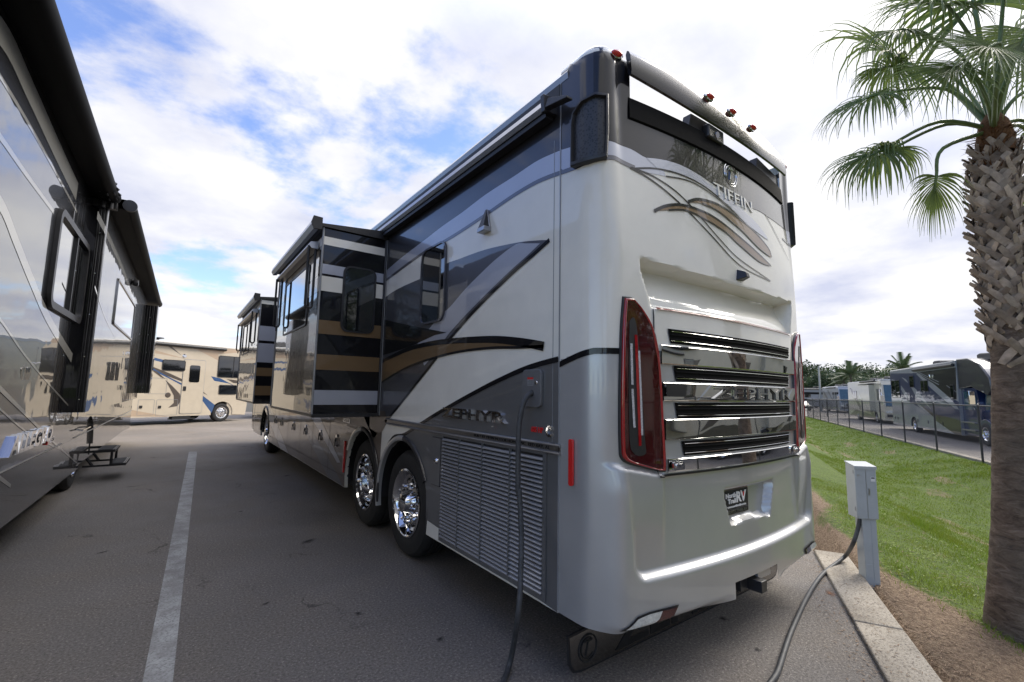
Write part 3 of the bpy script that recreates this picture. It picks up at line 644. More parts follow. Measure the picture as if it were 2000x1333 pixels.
# corner air scoops
for sg in (-1, 1):
    o = [(-1.435, 2.935), (-1.435, 3.20), (-1.42, 3.27), (-1.36, 3.325), (-1.28, 3.345), (-1.215, 3.335), (-1.215, 3.10), (-1.225, 2.94), (-1.33, 2.925)]
    o = [((-a if sg > 0 else a), b) for a, b in o]
    m = MB(); n = len(o); cs = sum(a for a, b in o)/n; cz = sum(b for a, b in o)/n; R_ = [(1, .0), (1.0, .035), (.94, .045), (.86, .046), (.84, .02)]; vs = []
    for k, of in R_: vs += [capP(cs+(a-cs)*k, cz+(b-cz)*(k if k > .95 else k+.04), of) for a, b in o]
    m.add(vs, [(i*n+j, i*n+(j+1) % n, (i+1)*n+(j+1) % n, (i+1)*n+j) for i in range(len(R_)-1) for j in range(n)])
    t = m.build('air_scoop', BLKP, coach, MF, 35)
    m = MB(); P = [(cs+(a-cs)*.86, cz+(b-cz)*.9) for a, b in o]; cap_poly(m, P, .022, 0, .03)
    mm, tt_, bb = newmat('mesh_grille%d' % sg); v_ = texcoord(tt_, (70, 70, 70)); vo = tt_.nodes.new('ShaderNodeTexVoronoi'); link(tt_, v_, vo.inputs[0]); vo.inputs['Scale'].default_value = 1
    link(tt_, ramp(tt_, vo.outputs['Distance'], [(.25, (.001, .001, .001)), (.5, (.03, .03, .032))]), bb.inputs['Base Color']); bb.inputs['Roughness'].default_value = .4
    m.build('grille', mm, t, MF, 0, fixn=False)
# emblem and raised name at the top of the cap
m = MB(); ec = (s_of_x(CX+.01), 3.19)
for r_, w_ in ((.088, .008), (.068, .006)):
    R_ = [(r_*cos(2*pi*i/32), r_*sin(2*pi*i/32)) for i in range(33)]
    m.tube([capP(ec[0]+a, ec[1]+b, .003) for a, b in R_], w_*.45, 6)
text_on(m, 'T', lambda u, v, d: capP(ec[0]-.035+u, ec[1]-.045+v, .005+d), .07, .09, .006, shear=.3, font_off=-.02); m.build('emblem', CHROME, coach, MF, 50)
m = MB(); text_on(m, 'TIFFIN', lambda u, v, d: capP(s_of_x(CX-.24+u), 2.975+v, .004+d), .54, .085, .004); m.build('raised_lettering', PEARL, coach, MF, 20)
# little rear view camera above the scoop
m = MB(); c = capP(s_of_x(CX), 2.425, 0); m.add([c+Vector(p) for p in ((-.05, 0, -.035), (.05, 0, -.03), (.035, 0, .04), (-.03, 0, .045), (-.02, -.06, -.02), (.03, -.06, -.015), (.02, -.055, .015), (-.015, -.055, .02))], [(0, 1, 5, 4), (1, 2, 6, 5), (2, 3, 7, 6), (3, 0, 4, 7), (4, 5, 6, 7)]); m.build('reversing_camera', BLKP, coach, MF, 30, .004)
# ---- side walls
TAGY, DRVY, FRY, WR = 2.74, 3.94, 11.25, .50
def arch(yc, r, zb, n=18, rev=False):
    a0 = math.asin((zb-.50)/r) if abs(zb-.5) < r else 0
    A_ = [(yc+r*cos(t), .50+r*sin(t)) for t in [lerp(a0, pi-a0, i/n) for i in range(n+1)]]
    return A_
def side_outline():
    zb = .36
    return [(SEAM, zb), (1.88, zb), (2.13, zb)] + arch(TAGY, .60, zb)[::-1][:-6] + [(3.34, .82)] + arch(DRVY, .60, zb)[::-1][6:] + [(4.52, .34), (10.6, .34)] + arch(FRY, .60, zb)[::-1][1:] + [(11.9, .36), (13.2, .36), (13.2, 3.58), (SEAM, 3.58)]
so_ = side_outline()
m = MB(); m.prism([(0, y, z) for y, z in so_], (.04, 0, 0), 0)
k_ = [0]
def SP(pts, mi, lay, X=0.):
    P = [WF.hit(a, b, 0, X) for a, b in pts]; P = [Vector((-.0012*lay, max(SEAM+.003, p.y), p.z)) for p in P]; m.sheet(P, mi)
def C(p, k=5): return [tuple(v)[:2] for v in sm([(a, b, 0) for a, b in p], k)]
def SY(pts, mi, lay): m.sheet([(-.0012*lay, y, z) for y, z in pts], mi)
up_low = C([(1096, 293.8), (1051, 314), (1004, 345), (949.6, 380), (902.8, 415.5), (863.8, 442.8), (828.7, 470), (778, 509), (740, 545), (700, 600)])
sl_low = C([(1096, 337.5), (1051, 355), (1004, 382), (949.6, 419.4), (902.8, 450.6), (867.7, 472), (828.7, 493.5), (778, 530), (740, 562), (700, 620)])
SP([(700, 500), (1096, 150)]+up_low, 1, 1)
SP(up_low+sl_low[::-1], 2, 1)
def band(line, w0, w1): 
    return ribbon(line, w0, w1)
L3 = [WF.hit(a, b, 0, 0) for a, b in sl_low]; SY([(max(SEAM+.002, a), b) for a, b in ribbon([(p.y, p.z) for p in L3], .030)], 3, 2)
sw = C([(1073.7, 469.3), (1050, 470), (1012, 474), (949.6, 487.6), (895, 507), (871, 516), (834, 539), (777, 565), (745, 590), (715, 640)], 4)
sw_r = C([(1073.7, 469.3), (1040, 500), (1000, 535), (934, 600), (879, 662.5), (852.6, 700), (800, 767), (764, 812), (752, 824)], 4)
SP(sw+[(700, 790), (730, 858)]+sw_r[::-1][:-1], 3, 1)
SP(C([(1055, 476), (1030, 476), (1008, 478), (975, 502), (949.6, 524.7), (910.6, 563.7), (879.4, 600), (856, 621), (815, 674)], 4)+C([(829, 715), (852, 688), (879, 650), (925, 600), (990, 536), (1030, 500), (1055, 476)], 4), 2, 2)
# wedge of dark between
L4 = [WF.hit(a, b, 0, 0) for a, b in sw_r]; SY(ribbon([(p.y, p.z) for p in L4], .030, .03), 5, 3)
# gunmetal below the belt curve
bc = C([(1096.5, 700.6), (1052.6, 712), (1015, 725), (959, 751), (902.6, 781), (850, 811), (820, 830), (790, 849), (767, 856), (745, 900), (735, 960)], 5)
gm = [WF.hit(a, b, 0, 0) for a, b in bc]; gm = [(max(SEAM+.002, p.y), p.z) for p in gm]
arc_t = arch(TAGY, .601, .361)
inside = [p for p in gm if not (math.hypot(p[0]-TAGY, p[1]-.5) < .62)]
tagback = [p for p in arc_t if p[0] < TAGY+.36][::1]      # from front down to the rear foot of the arch
SY(inside+[(TAGY+.36*cos(.2), .98)][:0]+sorted([p for p in arc_t if p[0] <= inside[-1][0]], key=lambda p: -p[0]) + [(SEAM+.002, .361)], 4, 1)
SY(ribbon(inside, .034, .03), 5, 4)
# taupe lower flank ahead of the drive wheel
SY([(3.30, 1.24), (3.55, 1.35), (13.15, 1.35), (13.15, .37), (11.88, .37)]+arch(FRY, .602, .36)[1:-1]+[(10.6, .345), (4.53, .345)]+[p for p in arch(DRVY, .602, .36) if p[1] > .4 and p[0] > 3.2], 6, 1)
SY([(3.14, 1.262), (3.24, 1.36), (3.7, 1.36), (3.7, 1.15), (3.35, 1.10)], 6, 3); SY([(4.9, .60), (7.2, 1.34), (6.4, 1.34), (4.75, .62)], 2, 3); SY([(5.3, .345), (8.5, 1.34), (8.0, 1.34), (5.0, .5), (4.6, .345)], 3, 2); SY([(9, .345), (12.5, 1.34), (11.2, 1.34), (8.2, .345)], 2, 2)
# bronze spear with black edge
gu = [(1063, 677), (1020, 669), (975, 664), (930, 664), (879, 667), (840, 672), (800, 682), (760, 700), (730, 716)]; gd = [(1063, 677), (1010, 679), (960, 680), (900, 687), (850, 699), (800, 716), (760, 738), (730, 760)]
SP(C(gu, 4)+C(gd, 4)[::-1][:-1], 7, 4)
for q_, w0, w1 in ((gu, .06, .035), (gd, .02, .02)):
    L5 = [WF.hit(a, b, 0, 0) for a, b in C(q_, 4)]; SY(ribbon([(p.y, p.z) for p in L5], w0, w1), 5, 5)
SP([(873, 650), (800, 636), (730, 620), (730, 700), (800, 678), (850, 655)], 5, 3)
wall = m.build('side_wall', [PEARL, CHAR, SILV, DGREY, GUN, BLACK, TAUPE, GOLD], coach, MF, 20)
# other wall, front, roof, belly
m = MB(); m.prism([(2.53, y, z) for y, z in so_], (.04, 0, 0)); m.build('side_wall', [PEARL], coach, MF, 20)
m = MB(); N_ = 16; vs = []
prof = [(-.004, 3.56), (-.012, 3.60), (.01, 3.635), (.06, 3.655), (.20, 3.665)]; prof = prof+[(2.57-a, b) for a, b in prof[::-1]]
k = len(prof); m.add([(x, y, z) for y in (.40, 13.2) for x, z in prof], [(j, j+1, k+j+1, k+j) for j in range(k-1)]+[tuple(range(k)), tuple(range(k, 2*k))[::-1]])
m.build('roof', [LGREY], coach, MF, 30)
m = MB(); m.box((.10, .5, .30), (2.47, 2.1, .5)); m.box((.35, 2.1, .35), (2.2, 4.6, .9)); m.box((.15, 4.6, .32), (2.42, 10.4, .6)); m.box((.35, 10.4, .4), (2.2, 13.3, .9)); m.box((.05, 2.05, 1.12), (2.5, 4.7, 1.15)); m.box((.5, .3, .2), (.8, 1.2, .36)); m.box((.04, 10.5, 1.15), (2.5, 12, 1.18))
m.build('chassis', BLKM, coach, MF, 0)
m = MB(); fp = [(13.2, .36), (13.62, .38), (13.72, .8), (13.68, 1.5), (13.5, 2.8), (13.35, 3.5), (13.2, 3.6)]
m.prism([(0.0, y, z) for y, z in fp], (2.57, 0, 0)); m.build('front_cap', [TAUPE], coach, MF, 30, .06)
m = MB(); m.prism([(.15, 13.70, 1.65), (2.42, 13.70, 1.65), (2.42, 13.53, 2.9), (.15, 13.53, 2.9)], (0, .02, 0)); m.build('windshield', GLASS, coach, MF)
# belt trim with writing
m = MB(); ztr = 1.262
for y0, y1 in ((SEAM-.02, 3.16), ): 
    m.tube([(-.012, y0, ztr+.022), (-.012, y1, ztr+.022)], .009, 8); m.tube([(-.012, y0, ztr-.024), (-.012, y1, ztr-.024)], .009, 8); m.box((-.006, y0, ztr-.03), (.001, y1, ztr+.028))
tr = m.build('belt_trim', ALU, coach, MF, 40)
m = MB(); text_on(m, 'BUILT BY TIFFIN MOTOR HOMES INC. RED BAY, AL', lambda u, v, d: Vector((-.008-d, 1.40-u, ztr-.010+v)), .86, .022, .001, font_off=.0); m.build('lettering', BLKM, tr, MF, 0)
m = MB(); m.box((-.006, SEAM-.006, .38), (.004, SEAM+.001, 3.56)); m.box((-.003, SEAM+.055, 1.3), (.0, SEAM+.058, 3.2)); m.build('corner_seam', LGREY, coach, MF, 0)
m = MB(); text_on(m, 'ZEPHYR', lambda u, v, d: Vector((-.006-d, S(867, 810).y-u, 1.375+v)), S(867, 810).y-S(990, 810).y, .078, .014, font_off=.035, shear=.0); m.build('name_badge', CHROME, coach, MF, 20, .002)
m = MB(); text_on(m, '605 HP', lambda u, v, d: Vector((-.004-d, .725-u, 1.343+v)), .115, .035, .003, font_off=.02); m.build('power_badge', REDP, coach, MF, 0)
m = MB(); text_on(m, 'C', lambda u, v, d: Vector((-.004-d, .575-u, 1.325+v)), .052, .068, .008, font_off=.05); m.build('engine_badge', CHROME, coach, MF, 20)
# generator louvre panel
m = MB(); y0, y1, z0, z1 = .60, 1.885, .40, 1.215
# frame
for a, b in (((y0-.03, z0-.02), (y1+.02, z0+.01)), ((y0-.03, z1), (y1+.02, z1+.02)), ((y0-.03, z0+.01), (y0, z1)), ((y1, z0+.01), (y1+.02, z1))):
    m.box((-.012, a[0], a[1]), (-.0035, b[0], b[1]), 0)
m.box((-.0050, y0, z0+.01), (-.0035, y1, z1), 1)
lp = m.build('louvre_panel', [GUN, BLKM], coach, MF, 0)
nl = 29
m = MB()
for i in range(nl):
    z = z0+.018+i*(z1-z0-.02)/nl; m.prism([(-.006, y0, z+.013), (-.020, y0, z+.002), (-.020, y0, z-.004), (-.016, y0, z-.004), (-.006, y0, z+.004)], (0, y1-y0, 0), 0)
m.build('louvre_slats', [paint('louvre_paint', (.36, .36, .37), .55, .38, wav=0)], lp, MF, 0)
m = MB()
for yy in (.93, 1.27, 1.60): m.box((-.0215, yy-.006, z0), (-.006, yy+.006, z1), 0)
m.build('louvre_rib', [GUN], lp, MF, 0)
# small hatch next to it, with latch
def hatch(y0, y1, z0, z1, name='hatch', mat=GUN, latch=None):
    m = MB(); m.prism([(-.004, y, z) for y, z in rrect(y0-.006, z0-.006, y1+.006, z1+.006, .012)], (-.001, 0, 0), 1); m.prism([(-.005, y, z) for y, z in rrect(y0, z0, y1, z1, .01)], (-.005, 0, 0), 0)
    h = m.build(name, [mat, BLKM], coach, MF, 0)
    if latch:
        q = MB(); q.lathe([(.001, .016), (.016, .015), (.022, .008), (.024, 0)], (-.010, latch[0], latch[1]), (-1, 0, 0), 16); q.box((-.034, latch[0]-.012, latch[1]-.005), (-.024, latch[0]+.012, latch[1]+.005)); q.build('latch', CHROME, h, MF, 40)
    return h
hatch(1.925, 2.085, .80, 1.19, latch=(1.985, 1.0))
# power inlet door
h = MB(); h.prism([(-.004, y, z) for y, z in rrect(.615, 1.50, .80, 1.735, .03)], (-.018, 0, 0), 0); h = h.build('inlet_door', [paint('inlet_paint', (.20, .205, .215), .5, .4, wav=0)], coach, MF, 30, .005)
q = MB(); q.lathe([(.001, .004), (.012, .004), (.014, 0)], (-.022, .66, 1.65), (-1, 0, 0), 16); q.build('lock', CHROME, h, MF)
q = MB(); q.box((-.0235, .685, 1.632), (-.0222, .745, 1.682), 0); q.box((-.0245, .685, 1.672), (-.0236, .745, 1.685), 1)
for i in range(4): q.box((-.0245, .690, 1.640+i*.008), (-.0236, .738-.006*(i % 2), 1.642+i*.008), 2)
q.build('warning_label', [LGREY, REDP, BLKM], h, MF, 0)
q = MB(); q.lathe([(.02, .0), (.018, .004), (.001, .004)], (-.022, .70, 1.585), (-1, 0, 0), 16); q.build('cord_hole', BLKM, h, MF, 40)
# fender trims
def fender(yc, a0, a1, mat, w=.045):
    m = MB(); A_ = [lerp(a0, a1, i/30) for i in range(31)]; pr = [(.585, .03), (.585, -.012), (.60, -.022), (.625, -.018), (.635, -.003)]; k = len(pr)
    vs = [(x, yc+r*cos(t), .50+r*sin(t)*1.02) for t in A_ for r, x in pr]
    m.add(vs, [(i*k+j, i*k+j+1, (i+1)*k+j+1, (i+1)*k+j) for i in range(30) for j in range(k-1)]); return m.build('fender_trim', mat, coach, MF, 50)
fender(TAGY, -.23, 1.62, BSILV); fender(TAGY, 1.62, 2.65, BLKP); fender(DRVY, .55, 1.55, PEARL); fender(DRVY, 1.55, 3.3, BLKP); fender(FRY, 0, pi, BLKP)
for yc in (TAGY, DRVY, FRY):
    m = MB(); A_ = [lerp(-.1, pi+.1, i/24) for i in range(25)]; m.add([(x, yc+.60*cos(t), .50+.60*sin(t)) for t in A_ for x in (.03, .6)], [(2*i, 2*i+1, 2*i+3, 2*i+2) for i in range(24)]); m.build('wheel_well', BLKM, coach, MF, 40, fixn=False)
for yc, st in ((TAGY, 'tag'), (DRVY, 'deep'), (FRY, 'tag')):
    wheel(coach, MF, (.06, yc, .50), (-1, 0, 0), .50, style=st); wheel(coach, MF, (2.51, yc, .50), (1, 0, 0), .50, style=st, detail=False)
m = MB(); m.tube([(.2, TAGY, .5), (2.4, TAGY, .5)], .06, 12); m.tube([(.2, DRVY, .5), (2.4, DRVY, .5)], .09, 12); m.lathe([(.01, -.2), (.2, -.12), (.25, 0), (.2, .12), (.01, .2)], (1.285, DRVY, .5), (1, 0, 0), 20); m.build('axle', BLKM, coach, MF)
# storage bay doors, latches, running light
m = MB()
for y in (5.35, 6.35, 7.25, 8.35, 9.4, 9.95): m.box((-.0068, y-.004, .40), (-.0062, y+.004, 1.33))
m.box((-.0068, 4.62, .468), (-.0062, 10.5, .474)); m.build('bay_door_seams', BLKM, coach, MF, 0)
for y in (4.97, 5.85, 6.85, 7.85, 9.05, 9.75):
    m = MB(); m.prism([(-.006, a, b) for a, b in rrect(y-.035, .80, y+.035, .97, .034, 6)], (-.010, 0, 0), 0); t = m.build('bay_latch', CHROME, coach, MF, 40, .003)
    m = MB(); m.lathe([(.001, .014), (.024, .012), (.028, 0)], (-.016, y, .90), (-1, 0, 0), 16); m.box((-.034, y-.012, .81), (-.02, y+.012, .90)); m.build('paddle', BLKP, t, MF, 40, .003)
m = MB(); m.box((-.010, 4.42, 1.155), (-.002, 4.72, 1.21), 0); m.box((-.013, 4.46, 1.168), (-.010, 4.66, 1.198), 1); m.build('running_light', [CHROME, GLASS], coach, MF, 30, .003)
m = MB(); m.box((-.02, 4.56, .52), (.02, 4.60, .92), 0); m.build('reflector_strip', [REDR], coach, MF, 30, .003)
# window aft of the slide-out (rounded, dark glass)
def window(y0, y1, z0, z1, X, r=.08, fw_=.028, parent=coach, name='window', fmat=BLKP, gmat=GLASS, split=None, depth=.022):
    ou = rrect(y0, z0, y1, z1, r); inn = rrect(y0+fw_, z0+fw_, y1-fw_, z1-fw_, max(.01, r-fw_)); n = len(ou)
    m = MB(); vs = [(X-.003, a, b) for a, b in ou]+[(X-depth, a, b) for a, b in ou]+[(X-depth, a, b) for a, b in inn]+[(X-.003, a, b) for a, b in inn]
    m.add(vs, [(k*n+j, k*n+(j+1) % n, ((k+1) % 4)*n+(j+1) % n, ((k+1) % 4)*n+j) for k in range(4) for j in range(n)])
    if split: m.box((X-depth*.9, split-.015, z0+fw_), (X-.004, split+.015, z1-fw_))
    w = m.build(name, fmat, parent, MF, 30)
    return w, inn
w, inn = window(1.94, 2.44, 2.20, 2.93, 0, .10, .018, fmat=[DGREY])
m = MB(); m.sheet([(-.011, a, b) for a, b in inn]); m.build('pane', GLASS, w, MF, 0)
# porch light
m = MB(); m.prism([(0, y, z) for y, z in ((1.245, 2.83), (1.345, 2.83), (1.315, 2.985), (1.285, 2.985))], (-.018, 0, 0), 0); m.add([(-.018, 1.25, 2.84), (-.018, 1.34, 2.84), (-.018, 1.31, 2.985), (-.018, 1.285, 2.985), (-.065, 1.255, 2.835), (-.065, 1.335, 2.835)], [(4, 5, 2, 3), (0, 4, 3), (1, 2, 5), (0, 1, 5, 4)], 1)
m.box((-.066, 1.245, 2.80), (-.002, 1.345, 2.836), 0); m.build('side_lamp', [ALU, BLKP], coach, MF, 20, .004)
# roof awning rail over the flank
m = MB(); m.box((-.012, SEAM+.0, 3.44), (-.002, 12.9, 3.555), 0)
m.build('gutter_recess', BLKM, coach, MF, 0)
m = MB(); m.prism([(-.004, .52, z_) if False else (x_, .52, z_) for x_, z_ in ((-.004, 3.375), (-.085, 3.37), (-.10, 3.40), (-.09, 3.44), (-.05, 3.455), (-.004, 3.45))], (0, 12.0, 0), 0); m.box((-.075, .53, 3.335), (-.01, 12.5, 3.368), 1); aw = m.build('awning', [ALU, BLKM], coach, MF, 40)  # black strip below the awning tube stands in for its shadow
m = MB(); m.prism([(x_, .50, z_) for x_, z_ in ((-.0, 3.36), (-.11, 3.35), (-.12, 3.46), (0, 3.47))], (0, .035, 0)); m.prism([(-.06, .50, 3.37), (-.06, .30, 3.33), (-.06, .30, 3.345), (-.06, .47, 3.42)], (-.05, 0, 0)); m.build('awning_bracket', BLKP, aw, MF, 30, .004)
# ---- slide-outs
def slide(y0, y1, X, z0, z1, near_stripes, name='slide_out'):
    m = MB(); m.prism([(0, y, z) for y, z in ((y0, z0), (y1, z0), (y1, z1), (y0, z1))], (X, 0, 0), 0)
    yn = y0-.0015
    for st in near_stripes:
        z_0, z_1, mi = st[:3]; a, b = st[3:] if len(st) > 3 else (0, 1)
        xa, xb = lerp(X, 0, a), lerp(X, 0, b); zz0, zz1 = (z_0, z_1)
        m.sheet([(xa, yn, zz0), (xb, yn, zz0), (xb, yn, zz1), (xa, yn, zz1)], mi)
    xo = X-.0030; m.sheet([(X-.0015, y0, z0), (X-.0015, y1, z0), (X-.0015, y1, z1), (X-.0015, y0, z1)], 5)
    for st in near_stripes:
        if len(st) > 3 and st[3] > 0: continue
        m.sheet([(xo, y0, st[0]), (xo, y1, st[0]), (xo, y1, st[1]), (xo, y0, st[1])], {1: 1, 2: 4, 3: 4}.get(st[2], 4))
    sl = m.build(name, [BLACK, PEARL, GOLD, SILV, MIRR2, MIRR], coach, MF, 0)
    return sl
# rows on the end face (z from the photograph)
st1 = [(3.115, 3.205, 1), (2.80, 2.905, 3, 0, .36), (2.80, 2.905, 3, .80, 1), (2.615, 2.775, 1, 0, .36), (2.615, 2.775, 1, .80, 1), (2.16, 2.305, 2), (1.785, 1.945, 2), (1.425, 1.575, 3)]
SX = -.70
s1 = slide(3.42, 5.95, SX, 1.33, 3.30, st1)
# end-face window: dark, rounded
m = MB(); P = rrect(lerp(SX, 0, .32), 2.20, lerp(SX, 0, .84), 2.93, .08); m.prism([(a, 3.417, b) for a, b in P], (0, -.010, 0), 0); P = rrect(lerp(SX, 0, .35), 2.22, lerp(SX, 0, .81), 2.91, .07); m.prism([(a, 3.406, b) for a, b in P], (0, -.003, 0), 1); m.build('window', [BLKP, GLASS], s1, MF, 30)
def slide_trim(sl, y0, y1, X, z0, z1):
    m = MB(); m.tube([(X-.004, y0-.004, z0), (X-.004, y0-.004, z1)], .011, 8, 0); m.tube([(X-.004, y1, z0), (X-.004, y1, z1)], .011, 8, 0); m.box((X, y0-.012, z0-.035), (0, y0+.03, z0+.002), 1); m.box((X-.006, y0, z0-.03), (X+.05, y1, z0+.0), 1)
    m.box((-.012, y0-.035, z0-.02), (-.0065, y0-.02, z1), 0); m.tube([(-.02, y0-.012, z0), (-.02, y0-.012, z1)], .012, 8, 1)
    m.build('edge_trim', [LGREY, BLKP], sl, MF, 30)
    # topper awning: dark fabric sloping from the wall to a tube, end casting
    m = MB(); m.add([(-.01, y0-.03, z1+.10), (X-.06, y0-.03, z1+.03), (X-.06, y1+.03, z1+.03), (-.01, y1+.03, z1+.10), (-.01, y0-.03, z1+.0), (X-.06, y0-.03, z1-.0), (X-.06, y1+.03, z1-.0), (-.01, y1+.03, z1)], [(0, 1, 2, 3), (4, 7, 6, 5), (0, 4, 5, 1), (3, 2, 6, 7)], 1)
    m.prism([(X-.05, y0-.03, z1-.02), (X-.10, y0-.03, z1-.03), (X-.125, y0-.03, z1+.02), (X-.11, y0-.03, z1+.075), (X-.05, y0-.03, z1+.07)], (0, y1-y0+.06, 0), 0)
    m.prism([(X-.03, y0-.05, z1-.04), (X-.11, y0-.05, z1-.05), (X-.14, y0-.05, z1+.02), (X-.12, y0-.05, z1+.09), (X-.03, y0-.05, z1+.085)], (0, .025, 0), 1)
    m.build('slide_topper', [ALU, BLKM], sl, MF, 30)
slide_trim(s1, 3.42, 5.95, SX, 1.33, 3.30)
def win_awning(sl, y0, y1, X, zt, zb):
    m = MB(); m.prism([(X-.01, y0, zt-.03), (X-.08, y0, zt-.03), (X-.105, y0, zt), (X-.09, y0, zt+.04), (X-.01, y0, zt+.05)], (0, y1-y0, 0), 0)
    for y in (y0+.03, y1-.03):
        for dx in (-.03, -.10): m.tube([(X+dx, y, zt), (X+dx, y, zb+.03)], .014, 8, 1)
        m.tube([(X-.03, y, zb+.03), (X-.045, y, zb), (X-.085, y, zb), (X-.10, y, zb+.03)], .014, 8, 1); m.tube([(X-.065, y, zb), (X-.065, y, zb-.06)], .010, 8, 1)
    m.build('window_awning', [ALU, BLKP], sl, MF, 40)
win_awning(s1, 3.58, 5.6, SX, 3.13, 2.45)
w, inn = window(3.95, 5.35, 2.30, 3.02, SX-.001, .05, .02, s1, fmat=BLKP, depth=.012); 
m = MB(); m.sheet([(SX-.007, a, b) for a, b in inn]); m.build('pane', GLASS, s1, MF, 0)
st2 = [(3.13, 3.20, 1), (2.45, 2.72, 3), (2.05, 2.40, 3), (1.45, 1.62, 2), (1.80, 1.95, 2)]
s2 = slide(7.85, 10.75, SX, 1.33, 3.22, st2); slide_trim(s2, 7.85, 10.75, SX, 1.33, 3.22); win_awning(s2, 8.1, 10.6, SX, 3.02, 2.42)
w, inn = window(9.2, 10.4, 2.3, 2.95, SX-.001, .05, .02, s2, depth=.012)
m = MB(); m.sheet([(SX-.007, a, b) for a, b in inn]); m.build('pane', GLASS, s2, MF, 0)
# outer face swooshes that break up the reflection
# wing mirror and nose flap ahead of the front wheel
m = MB(); m.tube([(-.02, 13.3, 2.6), (-.22, 13.45, 2.7), (-.30, 13.5, 2.55)], .025, 8); m.box((-.40, 13.42, 2.10), (-.22, 13.55, 2.55)); m.build('wing_mirror', CHROME, coach, MF, 30, .03)
# full width mud flap with mirror finish
m = MB(); fl = [(.03, .245), (.30, .262), (2.27, .262), (2.54, .245), (2.54, .09), (2.50, .045), (2.44, .03), (.13, .03), (.07, .045), (.04, .09)]
FY = .42; m.prism([(x, FY, z) for x, z in fl], (0, .012, 0), 1); c_ = (1.285, .145); m.sheet([(c_[0]+(x-c_[0])*.990, FY-.002, c_[1]+(z-c_[1])*.90) for x, z in fl], 0)
mf = m.build('mud_flap', [simple('flap_steel', (.30, .29, .28), 1, .12, .1, bmp=.0015, bs=4), BLKP], coach, MF, 0)
m = MB()
for r_, w_ in ((.072, .005), (.054, .004)):
    a0, a1 = (0, 2*pi) if r_ > .06 else (.9, 5.6)
    m.tube([(.185+r_*1.0*cos(lerp(a0, a1, i/32)), FY-.004, .145+r_*sin(lerp(a0, a1, i/32))) for i in range(33)], w_, 6)
text_on(m, 'T', lambda u, v, d: Vector((.158+u, FY-.003-d, .105+v)), .062, .082, .003, shear=.35, font_off=-.01)
text_on(m, 'ZEPHYR', lambda u, v, d: Vector((.42+u, FY-.003-d, .06+v)), 1.7, .19, .003, font_off=.02)
m.build('lettering', BLKM, mf, MF, 0)
m = MB(); 
for x in (.5, 1.285, 2.1): m.box((x-.03, FY+.013, .24), (x+.03, FY+.03, .40))
m.build('flap_bracket', BLKM, mf, MF, 0)
# ================================================================== the dark motorhome on the left
LF = Frame(loc=(-2.9, 5.8, 0), rz=-.008)
TILT = Matrix()
lc = thing('motorhome', 'glossy dark motorhome with pale slanting stripes and chrome lettering, at the left edge', 'motorhome', LF)
GB = paint('black_mirror_paint', (.004, .004, .005), 0, .3, wav=.003, ior=3.2)
DBR = paint('dark_brown_paint', (.012, .011, .010), .1, .3, wav=.003, ior=3.0)
PALE = paint('pale_stripe_paint', (.26, .255, .235), .2, .35, wav=.003, ior=1.9)
def LH(px, py, X=0.): return LF.hit(px, py, 0, X)
m = MB(); Y0, Y1 = -5.6, 9.6
ol = [(Y0, .40), (1.9-.15, .38)]+[(2.33+.60*cos(t), .5+.60*sin(t)) for t in [pi-.2-i*(pi-.4)/16 for i in range(17)]]+[(Y1, .38), (Y1, 4.02), (Y0, 4.02)]
m.prism([(0, y, z) for y, z in ol], (-.04, 0, 0), 0)
# lower panel a shade lighter, then slanting stripes
m.sheet([(.0012, Y0, .41), (.0012, 1.6, .41), (.0012, 1.6, .86), (.0012, Y0, .86)], 1)
def LS(pts, w0, w1, lay, mi=2, X=0.):
    L_ = [LH(a, b, X) for a, b in pts]; m.sheet([(X+.0012*lay, y, z) for y, z in ribbon([(p.y, p.z) for p in sm([tuple(p) for p in L_], 5)], w0, w1)], mi)
LS([(-120, -20), (0, 60), (60, 180), (110, 290), (150, 375)], .16, .20, 2); LS([(-60, 60), (0, 150), (60, 250), (110, 340), (150, 415)], .035, .03, 2); LS([(-60, 190), (0, 268), (50, 340), (105, 415)], .05, .04, 2)
LS([(-60, 330), (0, 398), (30, 470), (60, 545), (95, 625), (140, 700)], .09, .11, 2); LS([(-60, 560), (0, 625), (45, 690), (90, 745), (140, 800)], .025, .02, 2); LS([(-60, 700), (0, 760), (50, 810), (110, 870), (150, 905)], .05, .02, 3); LS([(-40, 905), (0, 935), (20, 950)], .04, .03, 3)
LS([(-60, 740), (0, 800), (60, 850), (120, 880)], .02, .015, 3); 
m.build('side_wall', [GB, DBR, PALE], lc, LF, 0)
m = MB(); m.prism([(x, Y0, z) for x, z in ((-.04, .4), (-2.55, .4), (-2.55, 4.0), (-2.4, 4.1), (-.15, 4.1), (-.04, 4.02))], (0, Y1-Y0, 0)); m.build('body', [DBR], lc, LF, 20)
m = MB(); m.box((-2.3, Y0+1, .3), (-.3, Y1-.3, .6)); m.build('chassis', BLKM, lc, LF, 0)
m = MB(); m.tube([(.004, Y0, .875), (.004, 0.35, .875)], .008, 8); m.tube([(.004, 1.1, .875), (.004, Y1, .875)], .008, 8); m.build('belt_trim', ALU, lc, LF)
